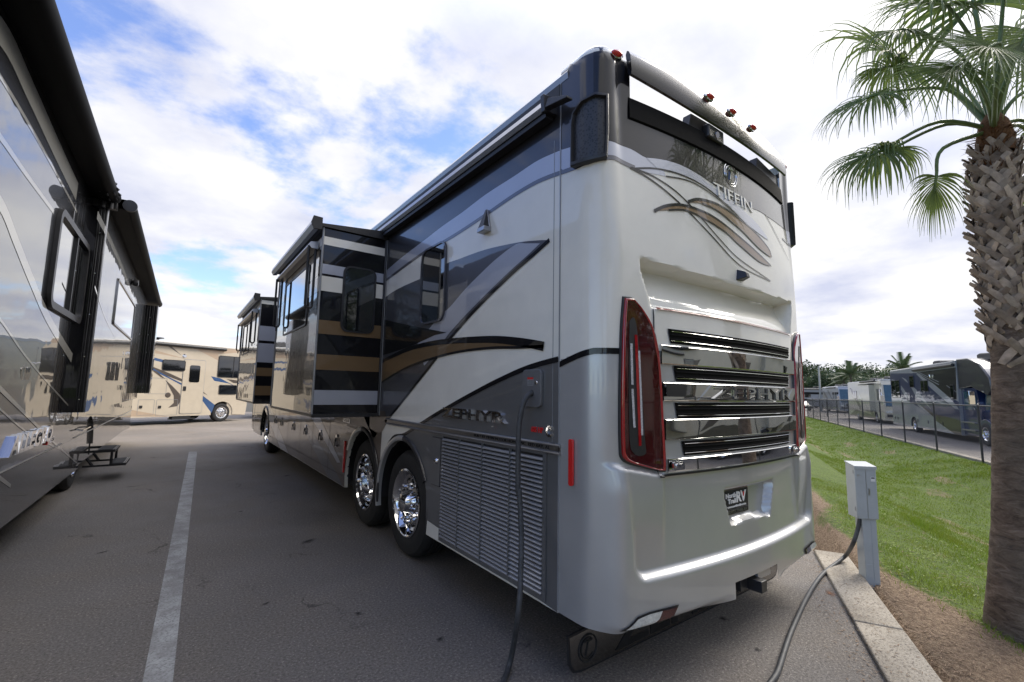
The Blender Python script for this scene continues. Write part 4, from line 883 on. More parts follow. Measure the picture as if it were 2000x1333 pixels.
# slide-outs
def lslide(y0, y1, X, z0, z1, xin=0.):
    m = MB(); m.box((xin, y0, z0), (X, y1, z1), 4); m.sheet([(X+.0006, y0, z0), (X+.0006, y1, z0), (X+.0006, y1, z1), (X+.0006, y0, z1)], 0)
    m.tube([(X+.002, y0-.006, z0), (X+.002, y0-.006, z1)], .012, 8, 1)
    for i, x in enumerate([lerp(xin, X, t) for t in (.45, .58, .72, .80, .92)]): m.tube([(x, y0-.004, z0), (x, y0-.004, z1)], .007+.004*(i % 2), 8, 2)
    for k in range(5): m.lathe([(.001, .006), (.009, .005), (.011, 0)], (lerp(xin, X, .62), y0-.008, lerp(z0, z1, .06+.2*k)), (0, -1, 0), 10, 3)
    return m.build('slide_out', [GB, ALU, BLKP, CHROME, BLACK], lc, LF, 20)
SXL = .15; LY0 = LH(157, 600).y; LY2 = min(8.6, LH(289, 680, SXL).y); LX2 = LF.hit(300, 680, 1, LY2).x; l1 = lslide(LY0, LY2, SXL, 1.24, 3.93); l2 = lslide(LY2, 9.5, LX2, 1.38, 3.80, .0)
# stripes running on over the slide face
m = MB()
LS([(190, 420), (215, 470), (245, 540), (262, 590)], .10, .08, 1, 1, SXL); LS([(185, 560), (205, 620), (225, 660)], .03, .02, 1, 0, SXL+.0015); m.build('stripe', PALE, l1, LF, 0)
def lwin(y0, y1, z0, z1, X, par, fw_=.045, dp=.05, split=None, r=.10, fm=BLKP):
    ou = rrect(y0, z0, y1, z1, r); inn = rrect(y0+fw_, z0+fw_, y1-fw_, z1-fw_, max(.01, r-fw_)); n = len(ou); m = MB()
    vs = [(X+.001, a, b) for a, b in ou]+[(X+dp, a, b) for a, b in ou]+[(X+dp, a, b) for a, b in inn]+[(X+.004, a, b) for a, b in inn]
    m.add(vs, [(k*n+j, k*n+(j+1) % n, (k+1)*n+(j+1) % n, (k+1)*n+j) for k in range(3) for j in range(n)], 0)
    if split: m.box((X+.003, split-.02, z0+fw_), (X+dp*.8, split+.02, z1-fw_), 0)
    w = m.build('window', fm, par, LF, 30); m = MB(); m.sheet([(X+.006, a, b) for a, b in inn]); m.build('pane', GLASS, w, LF, 0)
lwin(-1.25, LY0-.04, 2.33, 3.34, 0, lc, .07, .035, -.30, .15)
a, b = LH(219, 640, SXL), LH(262, 610, SXL); lwin(a.y, b.y, 2.55, 3.30, SXL, l1, .03, .02, None, .06, ALU)
m = MB(); c = LH(258, 552, SXL); m.lathe([(.001, .10), (.06, .10), (.075, .06), (.07, .03), (.03, 0)], (SXL, c.y, c.z), (1, 0, 0), 20); m.build('porch_light', BLKP, l1, LF, 40)
# grab handle by the door, door edge
m = MB(); m.tube([(.0, 1.2, .98), (.06, 1.25, .96), (.06, 1.9, .96), (.0, 1.95, .96)], .010, 8)
m.build('grab_handle', CHROME, lc, LF)
# awnings: big roll over the near wall, smaller one over the slide
AWC = paint('awning_cover', (.004, .004, .004), 0, .6, coat=0, wav=.0); AWC.node_tree.nodes['Principled BSDF'].inputs['Specular IOR Level'].default_value = .12
def roll(y0, y1, x, z, r, sag=.0):
    m = MB(); m.tube([(x, y0, z), (x, y1, z)], r, 24, 0)
    m.add([(-.03, y0, z+r*.9), (x, y0, z+r*1.02), (x, y1, z+r*1.02), (-.03, y1, z+r*.9), (-.03, y0, z-r*.6), (x-.02, y0, z-r*.98), (x-.02, y1, z-r*.98), (-.03, y1, z-r*.6)], [(0, 1, 2, 3), (7, 6, 5, 4)], 0)
    m.build('awning_roll', [AWC] if True else [paint('awning_cover', (.004, .004, .004), .0, .6, coat=.08, wav=.0, cr=.3)], lc, LF, 40)
    for y in (y0+.02, y1-.02): m = MB(); m.lathe([(.001, .03), (r*.7, .03), (r*1.12, .015), (r*1.15, -.015), (r*1.12, -.03), (.001, -.03)], (x, y, z), (0, 1, 0), 24); m.build('awning_end', BLKP, lc, LF, 40)
    for y in (y1-.15, y1-.35): 
        for ph in range(8): 
            m = MB(); m.tube([(x+r*1.02*cos(ph*pi/4), y, z+r*1.02*sin(ph*pi/4)), (x+r*1.2*cos(ph*pi/4), y-.03, z+r*1.2*sin(ph*pi/4)), (x+r*1.02*cos(ph*pi/4), y-.08, z+r*1.02*sin(ph*pi/4))], .010, 6); m.build('strap_loop', BLKP, lc, LF, 40)
roll(-6.3, LY0-.02, .175, 4.05, .085); roll(LY0+.02, 9.7, .36, 4.0, .07)
m = MB(); m.box((.0, LY0-.05, 3.90), (.24, LY0+.05, 3.99)); m.tube([(.1, LY0-.06, 3.88), (.1, LY0-.06, 3.97)], .03, 10); m.tube([(.18, LY0-.06, 3.88), (.18, LY0-.06, 3.97)], .025, 10); m.build('awning_bracket', BLKP, lc, LF, 30, .006)
m = MB(); text_on(m, 'ALLEGRO', lambda u, v, d: Vector((.004+d, -1.90+u, .985+v)), 1.50, .165, .03, shear=.22, font_off=.03); m.build('name_badge', CHROME, lc, LF, 20, .003)
m = MB(); q = LH(90, 862); m.box((.002, q.y-.03, q.z-.04), (.02, q.y+.03, q.z+.04), 1); text_on(m, 'RED', lambda u, v, d: Vector((.004+d, q.y+.05+u, q.z-.03+v)), .26, .06, .012, font_off=.02); m.build('model_badge', [CHROME, REDR], lc, LF, 20)
wheel(lc, LF, (-.13, 2.35, .50), (1, 0, 0), .50, style='tag'); wheel(lc, LF, (-.13, -4.2, .50), (1, 0, 0), .50, style='deep', detail=False)
m = MB(); A_ = [lerp(-.1, pi+.1, i/24) for i in range(25)]; m.add([(x, 2.35+.60*cos(t), .50+.60*sin(t)) for t in A_ for x in (-.03, -.6)], [(2*i, 2*i+1, 2*i+3, 2*i+2) for i in range(24)]); m.build('wheel_well', BLKM, lc, LF, 40, fixn=False)
# folding entry steps
m = MB()
t1 = [LF.hit(a, b, 2, .50) for a, b in ((170, 897), (182, 885), (217, 885), (206, 897))]; t2 = [LF.hit(a, b, 2, .27) for a, b in ((200, 920), (214, 906), (245, 906), (234, 919))]
for P in (t1, t2):
    y0, y1 = min(p.y for p in P), max(p.y for p in P); x0, x1 = min(p.x for p in P), max(p.x for p in P)
    y0, y1 = 2.95, 3.70
    m.box((x0, y0, P[0].z-.04), (x1, y1, P[0].z), 0); m.box((x0+.02, y0+.03, P[0].z+.001), (x1-.05, y1-.03, P[0].z+.006), 1); m.box((x1-.035, y0+.01, P[0].z+.001), (x1-.025, y1-.01, P[0].z+.004), 2); m.box((x1-.012, y0+.01, P[0].z+.001), (x1-.002, y1-.01, P[0].z+.004), 2)
xa, xb, xc, xd = t1[0].x, max(p.x for p in t1), min(p.x for p in t2), max(p.x for p in t2)
for y in (2.96, 3.68):
    m.box((-.25, y-.012, .46), (xb, y+.012, .50), 0); m.box((-.1, y-.012, .23), (xd-.04, y+.012, .26), 0); m.tube([(-.15, y, .52), (.02, y, .25)], .02, 4, 0); m.tube([(xc+.02, y, .26), (xc+.02, y, .48)], .018, 4, 0)
m.build('entry_steps', [BLKM, RUB, ALU], lc, LF, 20)
# ================================================================== the other parked motorhomes
RZU = atan2(.475, .88)
def rv(name, label, fr, L, H, body, x0=None, roofm=None, gfx=(), windows=(), wheels=(), doors=(), group='motorhomes parked around the lot', z0=.28, W=2.5, front='A', mats=(), awn=None, acs=(-2.5, -6.), mirror=True, wsm=None, nosew=.0, slides=(), skirt=None, hatches=()):
    """class A coach: local x runs back from the nose (0) to -L, y from the near flank (0) to the far one (W)"""
    t = thing(name, label, 'motorhome', fr, group)
    ms = [body]+list(mats)
    arch_ = []
    for wx in sorted([w for w in wheels], reverse=True): arch_ += [(wx+.50*cos(a), .42+.50*sin(a)) for a in [-.2+i*(pi+.4)/14 for i in range(15)]]
    nose = [(0, z0), (.05, .7), (.02, 1.5), (-.28, H-.35), (-.55, H-.02)] if front == 'A' else [(0, z0), (0, H)]
    ou = nose[::-1]+[(p[0], max(z0, p[1])) for p in arch_]+[(-L, z0), (-L, H-.02)]
    m = MB(); m.prism([(x, 0, z) for x, z in ou], (0, .03, 0), 0); m.prism([(x, W-.03, z) for x, z in ou], (0, .03, 0), 0)
    # rounded nose, tail, roof
    sec = nose+[(-L, H)]
    m.prism([(x+.0, .03, z) for x, z in nose+[(-.9, H-.02), (-.9, z0)]], (0, W-.06, 0), 0); m.box((-L, .03, z0), (-L+.1, W-.03, H-.02), 0)
    for i, (pts, mi, lay) in enumerate(gfx):
        P = [fr.hit(a, b, 1, 0) for a, b in pts] if len(pts[0]) == 2 and abs(pts[0][0]) > 100 else [Vector((a, 0, b)) for a, b in pts]
        m.sheet([(min(max(p.x, -L+.01), .0), -.0015*lay, min(max(p.z, z0), H-.03)) for p in P], mi)
    m.build('body', ms, t, fr, 25)
    m = MB(); m.prism([(-.5, y, z) for y, z in ((-.01, H-.05), (.06, H+.03), (.25, H+.06), (W-.25, H+.06), (W-.06, H+.03), (W+.01, H-.05))], (-L+.48, 0, 0)); m.build('roof', roofm or ROOFW, t, fr, 20)
    m = MB(); m.box((-L+.2, .2, .32), (-.6, W-.2, .6)); [m.tube([(w, .3, .42), (w, W-.3, .42)], .07, 10) for w in wheels]; m.build('chassis', BLKM, t, fr, 0)
    for (xa, za, xb, zb, r) in windows:
        m = MB(); m.prism([(x, -.002, z) for x, z in rrect(xa, za, xb, zb, r)], (0, -.02, 0)); w = m.build('window', BLKP, t, fr, 30, .004)
        m = MB(); m.sheet([(x, -.0235, z) for x, z in rrect(xa+.03, za+.03, xb-.03, zb-.03, max(.01, r-.03))]); m.build('pane', wsm or GLASS, w, fr, 0)
        if xb-xa > 1.0: m = MB(); m.box(((xa+xb)/2-.02, -.03, za+.02), ((xa+xb)/2+.02, -.02, zb-.02)); m.build('divider', BLKP, w, fr, 0)
    for (xa, za, xb, zb) in doors:
        m = MB(); m.prism([(x, -.003, z) for x, z in rrect(xa-.02, za-.02, xb+.02, zb+.02, .08)], (0, -.003, 0), 1); m.prism([(x, -.006, z) for x, z in rrect(xa, za, xb, zb, .07)], (0, -.012, 0), 0)
        d_ = m.build('door', [body, ALU], t, fr, 30)
        m = MB(); m.prism([(x, -.018, z) for x, z in rrect(lerp(xa, xb, .28), lerp(za, zb, .58), lerp(xa, xb, .76), lerp(za, zb, .90), .07)], (0, -.01, 0)); m.build('window', GLASS, d_, fr, 30)
        m = MB(); m.box((xa+.05, -.035, lerp(za, zb, .42)), (xa+.16, -.016, lerp(za, zb, .50))); m.build('handle', BLKP, d_, fr, 0)
    for (xa, za, xb, zb) in hatches:
        m = MB(); o_ = rrect(xa, za, xb, zb, .04); n = len(o_); i_ = rrect(xa+.012, za+.012, xb-.012, zb-.012, .03); m.add([(x, -.004, z) for x, z in o_]+[(x, -.004, z) for x, z in i_], [(j, (j+1) % n, n+(j+1) % n, n+j) for j in range(n)], 0); m.box((lerp(xa, xb, .1), -.02, lerp(za, zb, .45)), (lerp(xa, xb, .1)+.1, -.003, lerp(za, zb, .62)), 1); m.build('hatch', [LGREY, BLKP], t, fr, 0)
    for w in wheels:
        wheel(t, fr, (w, .03, .42), (0, -1, 0), .42, style='face', w=.25, rim=.25); wheel(t, fr, (w, W-.03, .42), (0, 1, 0), .42, style='face', w=.25, rim=.25, detail=False)
    for (xa, za, xb, zb, dy, mi) in slides:
        m = MB(); m.box((xa, -dy, za), (xb, 0, zb), 0); m.box((xa-.03, -dy-.0, za-.03), (xb+.03, -.0, za), 1); m.prism([(xa-.05, 0, zb+.05), (xa-.05, -dy-.1, zb+.0), (xa-.05, -dy-.12, zb+.06), (xa-.05, -dy-.02, zb+.10), (xa-.05, 0, zb+.12)], (xb-xa+.1, 0, 0), 1); m.build('slide_out', [ms[mi], BLKP], t, fr, 20)
    if awn:
        m = MB(); m.tube([(awn[0], -.07, awn[2]), (awn[1], -.07, awn[2])], .075, 16, 0); m.box((awn[0], -.05, awn[2]-.06), (awn[1], 0, awn[2]+.06), 1); m.build('awning', [BLKP, BLKM], t, fr, 40)
    for a in acs:
        m = MB(); m.prism([(a+x, W/2-.35, H+z) for x, z in ((-.5, .05), (.45, .05), (.55, .2), (.38, .34), (-.3, .36), (-.5, .3))], (0, .7, 0)); m.build('roof_air_conditioner', BLKP, t, fr, 25, .04)
    m = MB(); m.tube([(-L*.35, W*.3, H), (-L*.35, W*.3, H+.14)], .05, 10); m.lathe([(.001, .2), (.22, .2), (.22, .17), (.04, .13)], (-L*.35, W*.3, H), (0, 0, 1), 16); m.box((-L*.5, W*.4, H+.02), (-L*.5+.4, W*.4+.4, H+.12)); m.build('roof_vent', BLKP, t, fr, 30)
    if front == 'A':
        m = MB(); m.prism([(.035-.0, .12, 1.35), (-.015, .12, 1.62), (-.26, .12, H-.45), (-.25, .12, H-.40), (.05, .12, 1.38)], (0, W-.24, 0)); m.build('windshield', wsm or GLASSB, t, fr, 20)
        m = MB(); m.box((.03, .15, .55), (.10, W-.15, .75), 0); m.box((.05, .7, .85), (.075, W-.7, 1.2), 0); m.build('grille', [BLKP], t, fr, 30)
        for y in (.12, W-.52):
            m = MB(); m.prism([(.045, y, .85), (.045, y+.4, .85), (.045, y+.36, 1.05), (.045, y+.02, 1.02)], (.03, 0, 0)); m.build('headlight', CLEARL, t, fr, 30, .01)
        for y in (-.25, W+.02):
            m = MB(); m.tube([(-.2, y+.25 if y < 0 else y-.02, 2.35), (.05, y+.12, 2.4), (.12, y+.12, 2.2)], .025, 8); m.prism([(.08, y, 1.75), (.16, y, 1.75), (.18, y, 2.2), (.08, y, 2.2)], (0, .23, 0)); m.build('wing_mirror', CHROME, t, fr, 30, .02)
    return t
# --- beige coach seen between the two big ones
BF = Frame(loc=tuple(un(12.12, -20.55)), rz=RZU)
def bx(px, py, fr=BF): p = fr.hit(px, py, 1, 0); return p.x, p.z
R = lambda a, b, c, d, r, fr=BF: (min(bx(a, b, fr)[0], bx(c, d, fr)[0]), min(bx(a, b, fr)[1], bx(c, d, fr)[1]), max(bx(a, b, fr)[0], bx(c, d, fr)[0]), max(bx(a, b, fr)[1], bx(c, d, fr)[1]), r)
z5 = lambda pts: [(260+a/5.554, 620+b/5.554) for a, b in pts]
gfx = [(z5([(170, 520), (400, 610), (570, 690), (740, 790), (810, 850), (700, 790), (560, 710), (400, 650), (170, 560)]), 1, 1), (z5([(-150, 380), (200, 430), (480, 500), (760, 620), (770, 632), (480, 530), (200, 460), (-150, 400)]), 2, 1),
       (z5([(-150, 450), (150, 520), (400, 655), (560, 735), (560, 755), (380, 660), (150, 545), (-150, 490)]), 2, 2), (z5([(600, 770), (740, 840), (885, 950), (850, 1040), (740, 890)]), 2, 1),
       (z5([(350, 680), (430, 750), (505, 830), (520, 900), (480, 965), (380, 982), (440, 930), (440, 850)]), 1, 2), (z5([(320, 275), (400, 300), (525, 415)]), 1, 1), (z5([(180, 560), (260, 590), (350, 670), (300, 650)]), 1, 3),
       (z5([(845, 640), (950, 665), (1150, 770), (1040, 720), (880, 690)]), 2, 1), (z5([(1010, 670), (1170, 690), (1170, 722), (1090, 715)]), 1, 1), (z5([(690, 350), (960, 320), (1150, 310), (1200, 380), (925, 400), (925, 470)]), 3, 1),
       (z5([(-150, 980), (60, 1020), (380, 1078), (-150, 1078)]), 3, 1), (z5([(-200, 250), (150, 330), (560, 450), (300, 400), (-200, 330)]), 3, 1)]
beige = rv('motorhome', 'beige motorhome with blue and grey swooshes parked across the gap between the two big motorhomes', BF, 10.4, 3.42, CREAM, gfx=gfx, mats=(BROWNG, BLUE, TANP),
   windows=[R(318, 702, 361, 726, .08), R(428, 752, 461, 771, .06), (-1.48, 2.02, -.05+.0, 3.02, .08)], doors=[(bx(360, 705)[0], .43, bx(402, 705)[0], 2.73)], wheels=(bx(433, 806)[0], -7.9), awn=(-8.2, bx(440, 683)[0], 3.30), acs=(-4.15, -7.5), hatches=[R(306, 781, 345, 811, 0)[:4], R(270, 781, 299, 811, 0)[:4], R(285, 738, 324, 770, 0)[:4]])
m = MB(); c = bx(361, 696); m.lathe([(.001, .03), (.06, .03), (.09, 0)], (c[0], 0, c[1]), (0, -1, 0), 16); m.build('porch_light', CHROME, beige, BF)
m = MB(); c = bx(328, 772); m.lathe([(.001, .02), (.09, .02), (.11, 0)], (c[0], 0, c[1]), (0, -1, 0), 16); m.build('exhaust_vent', BROWNG, beige, BF)
m = MB(); m.box((-3.3, -.25, .20), (-2.4, .1, .24)); m.box((-3.2, -.05, .2), (-2.5, .2, .33)); m.build('folded_steps', BLKM, beige, BF, 0)
def copy_tree(o, parent=None):
    c = o.copy(); COL.objects.link(c)
    if parent: c.parent = parent
    for ch in [x for x in o.children]: copy_tree(ch, c)
    return c
bpy.context.view_layer.update()
for uu, lb in ((24.2, 'beige motorhome just past the nose of the blue-swooshed one'), (-.2, 'beige motorhome behind the dark striped one, seen only as a reflection')):
    c = copy_tree(beige); c.location = un(uu, -20.8); c['label'] = lb
# --- blue and silver coach with a cab-over front, behind the fence
ZL = -.35
CF = Frame(loc=tuple(un(26.4, 10.43, ZL)), rz=RZU+pi)
z2 = lambda pts: [(1720+a/6.06, 680+b/6.06) for a, b in pts]
H2 = 3.80
gfx = [(z2([(90, 305), (420, 300), (880, 615), (1000, 640), (1000, 860), (650, 860), (480, 720), (250, 580), (90, 570)]), 1, 1), (z2([(430, 290), (900, 230), (900, 610), (820, 600)]), 2, 1),
       (z2([(420, 310), (440, 310), (620, 420), (830, 600), (1090, 740), (880, 720), (760, 620), (600, 480)]), 3, 2), (z2([(240, 440), (330, 570), (340, 600), (300, 590), (240, 490)]), 3, 2), (z2([(245, 345), (300, 370), (330, 420), (290, 390)]), 3, 2), (z2([(355, 455), (400, 470), (500, 580), (600, 730), (480, 610), (430, 600)]), 3, 2), (z2([(120, 365), (180, 385), (215, 420), (160, 410)]), 3, 2),
       (z2([(280, 610), (420, 660), (640, 850), (880, 1020), (960, 1050), (960, 860), (640, 780), (480, 680)]), 2, 3), (z2([(640, 620), (800, 660), (800, 680), (640, 640)]), 3, 3), (z2([(430, 640), (640, 830), (640, 850), (440, 680)]), 3, 4), (z2([(450, 285), (690, 400), (690, 406), (450, 293)]), 3, 3), (z2([(450, 300), (690, 432), (690, 440), (450, 308)]), 3, 3), (z2([(780, 440), (1000, 530), (1000, 537), (780, 448)]), 3, 3)]
blue = rv('motorhome', 'blue and silver motorhome with cab-over front, left of the palm trunk', CF, 9.8, H2, LGREY, roofm=LGREY, gfx=gfx, mats=(NAVY, BLACK, LGREY), front='C',
   windows=[R(1741, 744, 1759, 777, .05, CF), R(1776, 735, 1786, 757, .03, CF), R(1798, 744, 1814, 765, .03, CF), R(1856, 752, 1865, 780, .04, CF)], wheels=(bx(1785, 820, CF)[0],), awn=(-5.3, -.1, 3.62), acs=(-5., ), mirror=False)
m = MB(); W_ = 2.5
m.prism([(x, .03, z) for x, z in ((-.02, 2.45), (1.2, 2.55), (2.6, 2.15), (2.95, 2.35), (2.9, 2.9), (2.2, 3.5), (1.0, 3.86), (-.02, 3.9))], (0, W_-.06, 0), 0); m.build('cab_over', [CHAR], blue, CF, 40, .05)
m = MB(); m.prism([(x, .12, z) for x, z in ((-.02, .35), (1.55, .35), (1.75, 1.5), (1.45, 2.5), (-.02, 2.5))], (0, W_-.24, 0), 0); m.prism([(x, .10, z) for x, z in ((.25, 1.5), (1.5, 1.5), (1.3, 2.3), (.25, 2.35))], (0, .02, 0), 1)
m.prism([(1.78, y, z) for y, z in ((.25, 1.5), (W_-.25, 1.5), (W_-.35, 2.4), (.35, 2.4))], (-.1, 0, 0), 1); m.build('cab', [NAVY, GLASSB], blue, CF, 30)
m = MB(); m.prism([(x, .25, z) for x, z in ((1.6, .4), (1.62, 1.55), (3.4, 1.35), (3.75, 1.1), (3.8, .4))], (0, W_-.5, 0), 0); m.build('hood', [NAVY], blue, CF, 30, .06)
for y in (.02, W_-.3):
    m = MB(); m.prism([(2.25+.66*cos(a), y, .52+.62*sin(a)) for a in [i*pi/12 for i in range(13)]], (0, .28, 0)); m.build('fender', [NAVY], blue, CF, 40, .04)
wheel(blue, CF, (2.25, .0, .50), (0, -1, 0), .50, style='face', rim=.29); wheel(blue, CF, (2.25, W_, .50), (0, 1, 0), .50, style='face', detail=False)
m = MB(); m.box((.1, -.02, .55), (1.4, .15, .60)); m.box((.1, -.02, .90), (1.4, .15, .95)); m.build('cab_steps', ALU, blue, CF, 0)
m = MB(); m.box((1.55, -.22, 1.75), (1.68, -.02, 2.35)); m.tube([(1.3, .1, 1.5), (1.6, -.1, 1.72)], .03, 8); m.build('wing_mirror', CHROME, blue, CF, 30, .03)
m = MB(); m.prism([(x, .7, z) for x, z in ((.2, 3.9), (2.0, 3.7), (1.9, 4.05), (.5, 4.12), (.2, 4.05))], (0, 1.1, 0)); m.build('roof_fairing', BLKP, blue, CF, 30, .05)
m = MB(); q = bx(1818, 736, CF); m.box((q[0]-.08, -.09, q[1]-.1), (q[0]+.08, -.0, q[1]+.1)); m.build('side_lamp', CHROME, blue, CF, 30, .02)
for xx in (-9.3, -8.8, -5.4, -3.9, -2.0): m = MB(); m.box((xx-.04, -.02, .62), (xx+.04, -.0, .80)); m.build('latch', BLKP, blue, CF, 0)
# --- two more coaches beyond, noses turned toward the fence
def gframe(front_px, rear_px, z=ZL):
    a, b = gp(*front_px, z), gp(*rear_px, z); d = a-b; return Frame(loc=tuple(a), rz=atan2(d.y, d.x)), d.length
def dirframe(px, py, ang): a = gp(px, py, ZL); return Frame(loc=tuple(a), rz=ang)
F2 = dirframe(1729, 829, RZU+pi+.02)
BGR = paint('brown_sweep_paint', (.10, .085, .065), .2, .35)
gA = [([(-10, .3), (-8, .9), (-5, .75), (-2, .5), (-.1, .3)], 1, 1), ([(-9, 2.9), (-7.5, 2.2), (-5.5, .9), (-6.4, .9), (-8, 1.9), (-9.6, 2.9)], 1, 2), ([(-5.2, 2.9), (-4.2, 1.8), (-2.2, .5), (-3.2, .6), (-4.8, 1.8), (-5.9, 2.9)], 1, 2), ([(-4.4, 2.5), (-3.3, 1.5), (-1.3, .6), (-3.5, 1.5)], 2, 3), ([(-7, 2.6), (-6, 1.9), (-5, 1.2), (-6.2, 1.9)], 2, 3)]
cr = rv('motorhome', 'cream and brown motorhome behind the fence, left of the blue one', F2, 10.2, 3.40, paint('pale_cream_paint', (.50, .45, .34), 0, .4), gfx=gA, mats=(BGR, WHT), windows=[(-8.3, 1.9, -7.2, 2.6, .12), (-5.4, 1.75, -4.1, 2.95, .05), (-1.45, 1.8, -.5, 2.7, .1)], wheels=(-2.0, -7.2), awn=(-5.6, -1.6, 3.35), slides=[(-4.6, .95, -2.1, 3.05, .35, 0)], acs=(-2.4, -6))
F3 = dirframe(1641, 807, RZU+pi+.02)
GSW = paint('grey_sweep_paint', (.14, .14, .145), .2, .35)
gB = [([(-10, .3), (-6, 1.2), (-2, .7), (-.1, .3)], 1, 1), ([(-9, 3.0), (-6, 1.6), (-3, .9), (-7, 1.6), (-10, 2.8)], 1, 2), ([(-6, 3.0), (-4, 1.9), (-1.5, 1.0), (-4.5, 1.8), (-7, 3.0)], 1, 2), ([(-9.5, 2.2), (-7, 1.2), (-5, .8), (-8, 1.4)], 1, 3)]
gr = rv('motorhome', 'light grey motorhome with a white roof, furthest of the three along the fence', F3, 10.0, 3.45, LGREY, gfx=gB, mats=(GSW,), windows=[(-3.6, 1.8, -2.8, 2.7, .05), (-2.3, 1.8, -1.6, 2.7, .05), (-1.3, 1.8, -.4, 2.7, .1)], wheels=(-2.0, -7.2), awn=(-7, -2, 3.3))
# coach across the far end of the lot
P4 = gp(1632, 798, ZL); F4 = Frame(loc=tuple(P4), rz=-.62)
gC = [([(-12, 2.5), (-.3, 2.5), (-.3, 2.9), (-12, 2.9)], 1, 1), ([(-12, .5), (-7, 1.9), (-2, 1.0), (-6, 1.4)], 1, 1), ([(-11, 1.9), (-7, 1.2), (-4, .8), (-8, 1.0)], 1, 2)]
dk = rv('motorhome', 'silver and black motorhome crosswise at the far end of the lot', F4, 12., 3.6, LGREY, roofm=BLKP, gfx=gC, mats=(BLACK,), windows=[(-10, 1.9, -9, 2.6, .05), (-6, 1.9, -4.5, 2.6, .05)], wheels=(-2.0, -8.2), awn=(-9, -2, 3.45))
P5 = gp(1578, 797, ZL); F5 = Frame(loc=tuple(P5+Vector((1.0, 2.2, 0))), rz=-.62)
# reflected companions: coaches along the same lot, off to the right and behind the camera
for i, (uu, nn, lb) in enumerate(((8., 10.9, 'cream motorhome right of the palm trunk, outside the photo'), (-1.0, 10.9, 'cream motorhome behind the photographer, mirrored in the chrome bars'))):
    c = copy_tree(cr); c.location = un(uu, nn, ZL); c['label'] = lb
# --- a small car parked behind the fence line start
def car(fr, label):
    t = thing('parked_car', label, 'car', fr); m = MB()
    prof = [(0, .35), (.05, .7), (.9, .85), (1.6, 1.35), (3.0, 1.42), (4.0, 1.0), (4.5, .9), (4.55, .4)]
    m.prism([(x, 0, z) for x, z in prof], (0, 1.75, 0)); m.build('body', BLACK, t, fr, 30, .06)
    m = MB(); m.prism([(x, -.004, z) for x, z in ((1.2, .92), (1.75, 1.28), (2.95, 1.33), (3.6, .98))], (0, 1.758, 0)); m.build('window', GLASS, t, fr, 20)
    for x in (.9, 3.7): wheel(t, fr, (x, -.01, .32), (0, -1, 0), .32, style='face', w=.2, rim=.2, detail=False); wheel(t, fr, (x, 1.76, .32), (0, 1, 0), .32, style='face', w=.2, rim=.2, detail=False)
    for y in (.1, 1.3): m = MB(); m.box((-.02, y, .6), (.05, y+.3, .72)); m.build('headlight', CLEARL, t, fr, 0, .01)
    return t
car(Frame(loc=tuple(gp(1590, 803, ZL)), rz=.9), 'black car behind the far end of the chain-link fence')
# ================================================================== fence, pole, pedestal, cord
fn = Frame(loc=tuple(un(17, 7.6, -.35)), rz=RZU)
fence = thing('chain_link_fence', 'black chain-link fence with slim posts along the far side of the grass', 'fence', fn)
FH = 1.80
us_ = [-14.2, -10.8, -7.4, -4.0, -.6+.0] ; us_ = [17.0-3.43*k for k in range(1, 6)][::-1]+[17.0+3.43*k for k in range(0, 11)]
FN = 7.62
fz = lambda u: -.38
for u in us_:
    m = MB(); p = un(u, FN, fz(u)); m.tube([p-Vector((0, 0, .1)), p+Vector((0, 0, FH+.03))], .030, 10); m.lathe([(.034, 0), (.030, .03), (.001, .045)], p+Vector((0, 0, FH+.02)), (0, 0, 1), 10)
    q_ = MB(); q_.v = [fn.inv @ v for v in m.v]; q_.f = m.f; q_.mi = m.mi; q_.build('post', BLKP, fence, WF, 40)
def wires(u0, u1, n0, n1, rr):
    m = MB(); L_ = math.hypot(u1-u0, n1-n0); st = .062; vs = []; fs = []
    du, dn = (u1-u0)/L_, (n1-n0)/L_; N_ = un(dn, -du)
    k = int((L_+FH)/st)
    for s in (1, -1):
        for i in range(k):
            a = i*st-FH if s > 0 else i*st; pts = []
            x0, z0, x1, z1 = (a, 0, a+FH, FH) if s > 0 else (a, 0, a-FH, FH)
            def clip(x0, z0, x1, z1):
                if x0 > x1: x0, z0, x1, z1 = x1, z1, x0, z0
                if x1 <= 0 or x0 >= L_: return None
                if x0 < 0: z0 += (z1-z0)*(0-x0)/(x1-x0); x0 = 0
                if x1 > L_: z1 = z0+(z1-z0)*(L_-x0)/(x1-x0); x1 = L_
                return x0, z0, x1, z1
            c = clip(x0, z0, x1, z1)
            if not c: continue
            A = un(u0+du*c[0], n0+dn*c[0], -.38+c[1]); B = un(u0+du*c[2], n0+dn*c[2], -.38+c[3]); d = (B-A).normalized(); x = d.cross(N_).normalized()*rr; y = N_.normalized()*rr*s*1.2
            o = len(vs); vs += [A+x+y, A-x+y*.2, A+y*1.6, B+x+y, B-x+y*.2, B+y*1.6]; fs += [(o, o+1, o+4, o+3), (o+1, o+2, o+5, o+4), (o+2, o, o+3, o+5)]
    m.add([fn.inv @ v for v in vs], fs); return m
wires(0.0, 51.3, FN-.02, FN-.02, .0019).build('wire_mesh', BLKP, fence, WF, 0)
m = MB(); 
for z in (FH-.38, ): m.tube([fn.inv @ un(-.2, FN, z), fn.inv @ un(51.3, FN, z)], .021, 8)
m.tube([fn.inv @ un(-.2, FN-.02, -.34), fn.inv @ un(51.3, FN-.02, -.34)], .004, 5); m.build('top_rail', BLKP, fence, WF, 40)
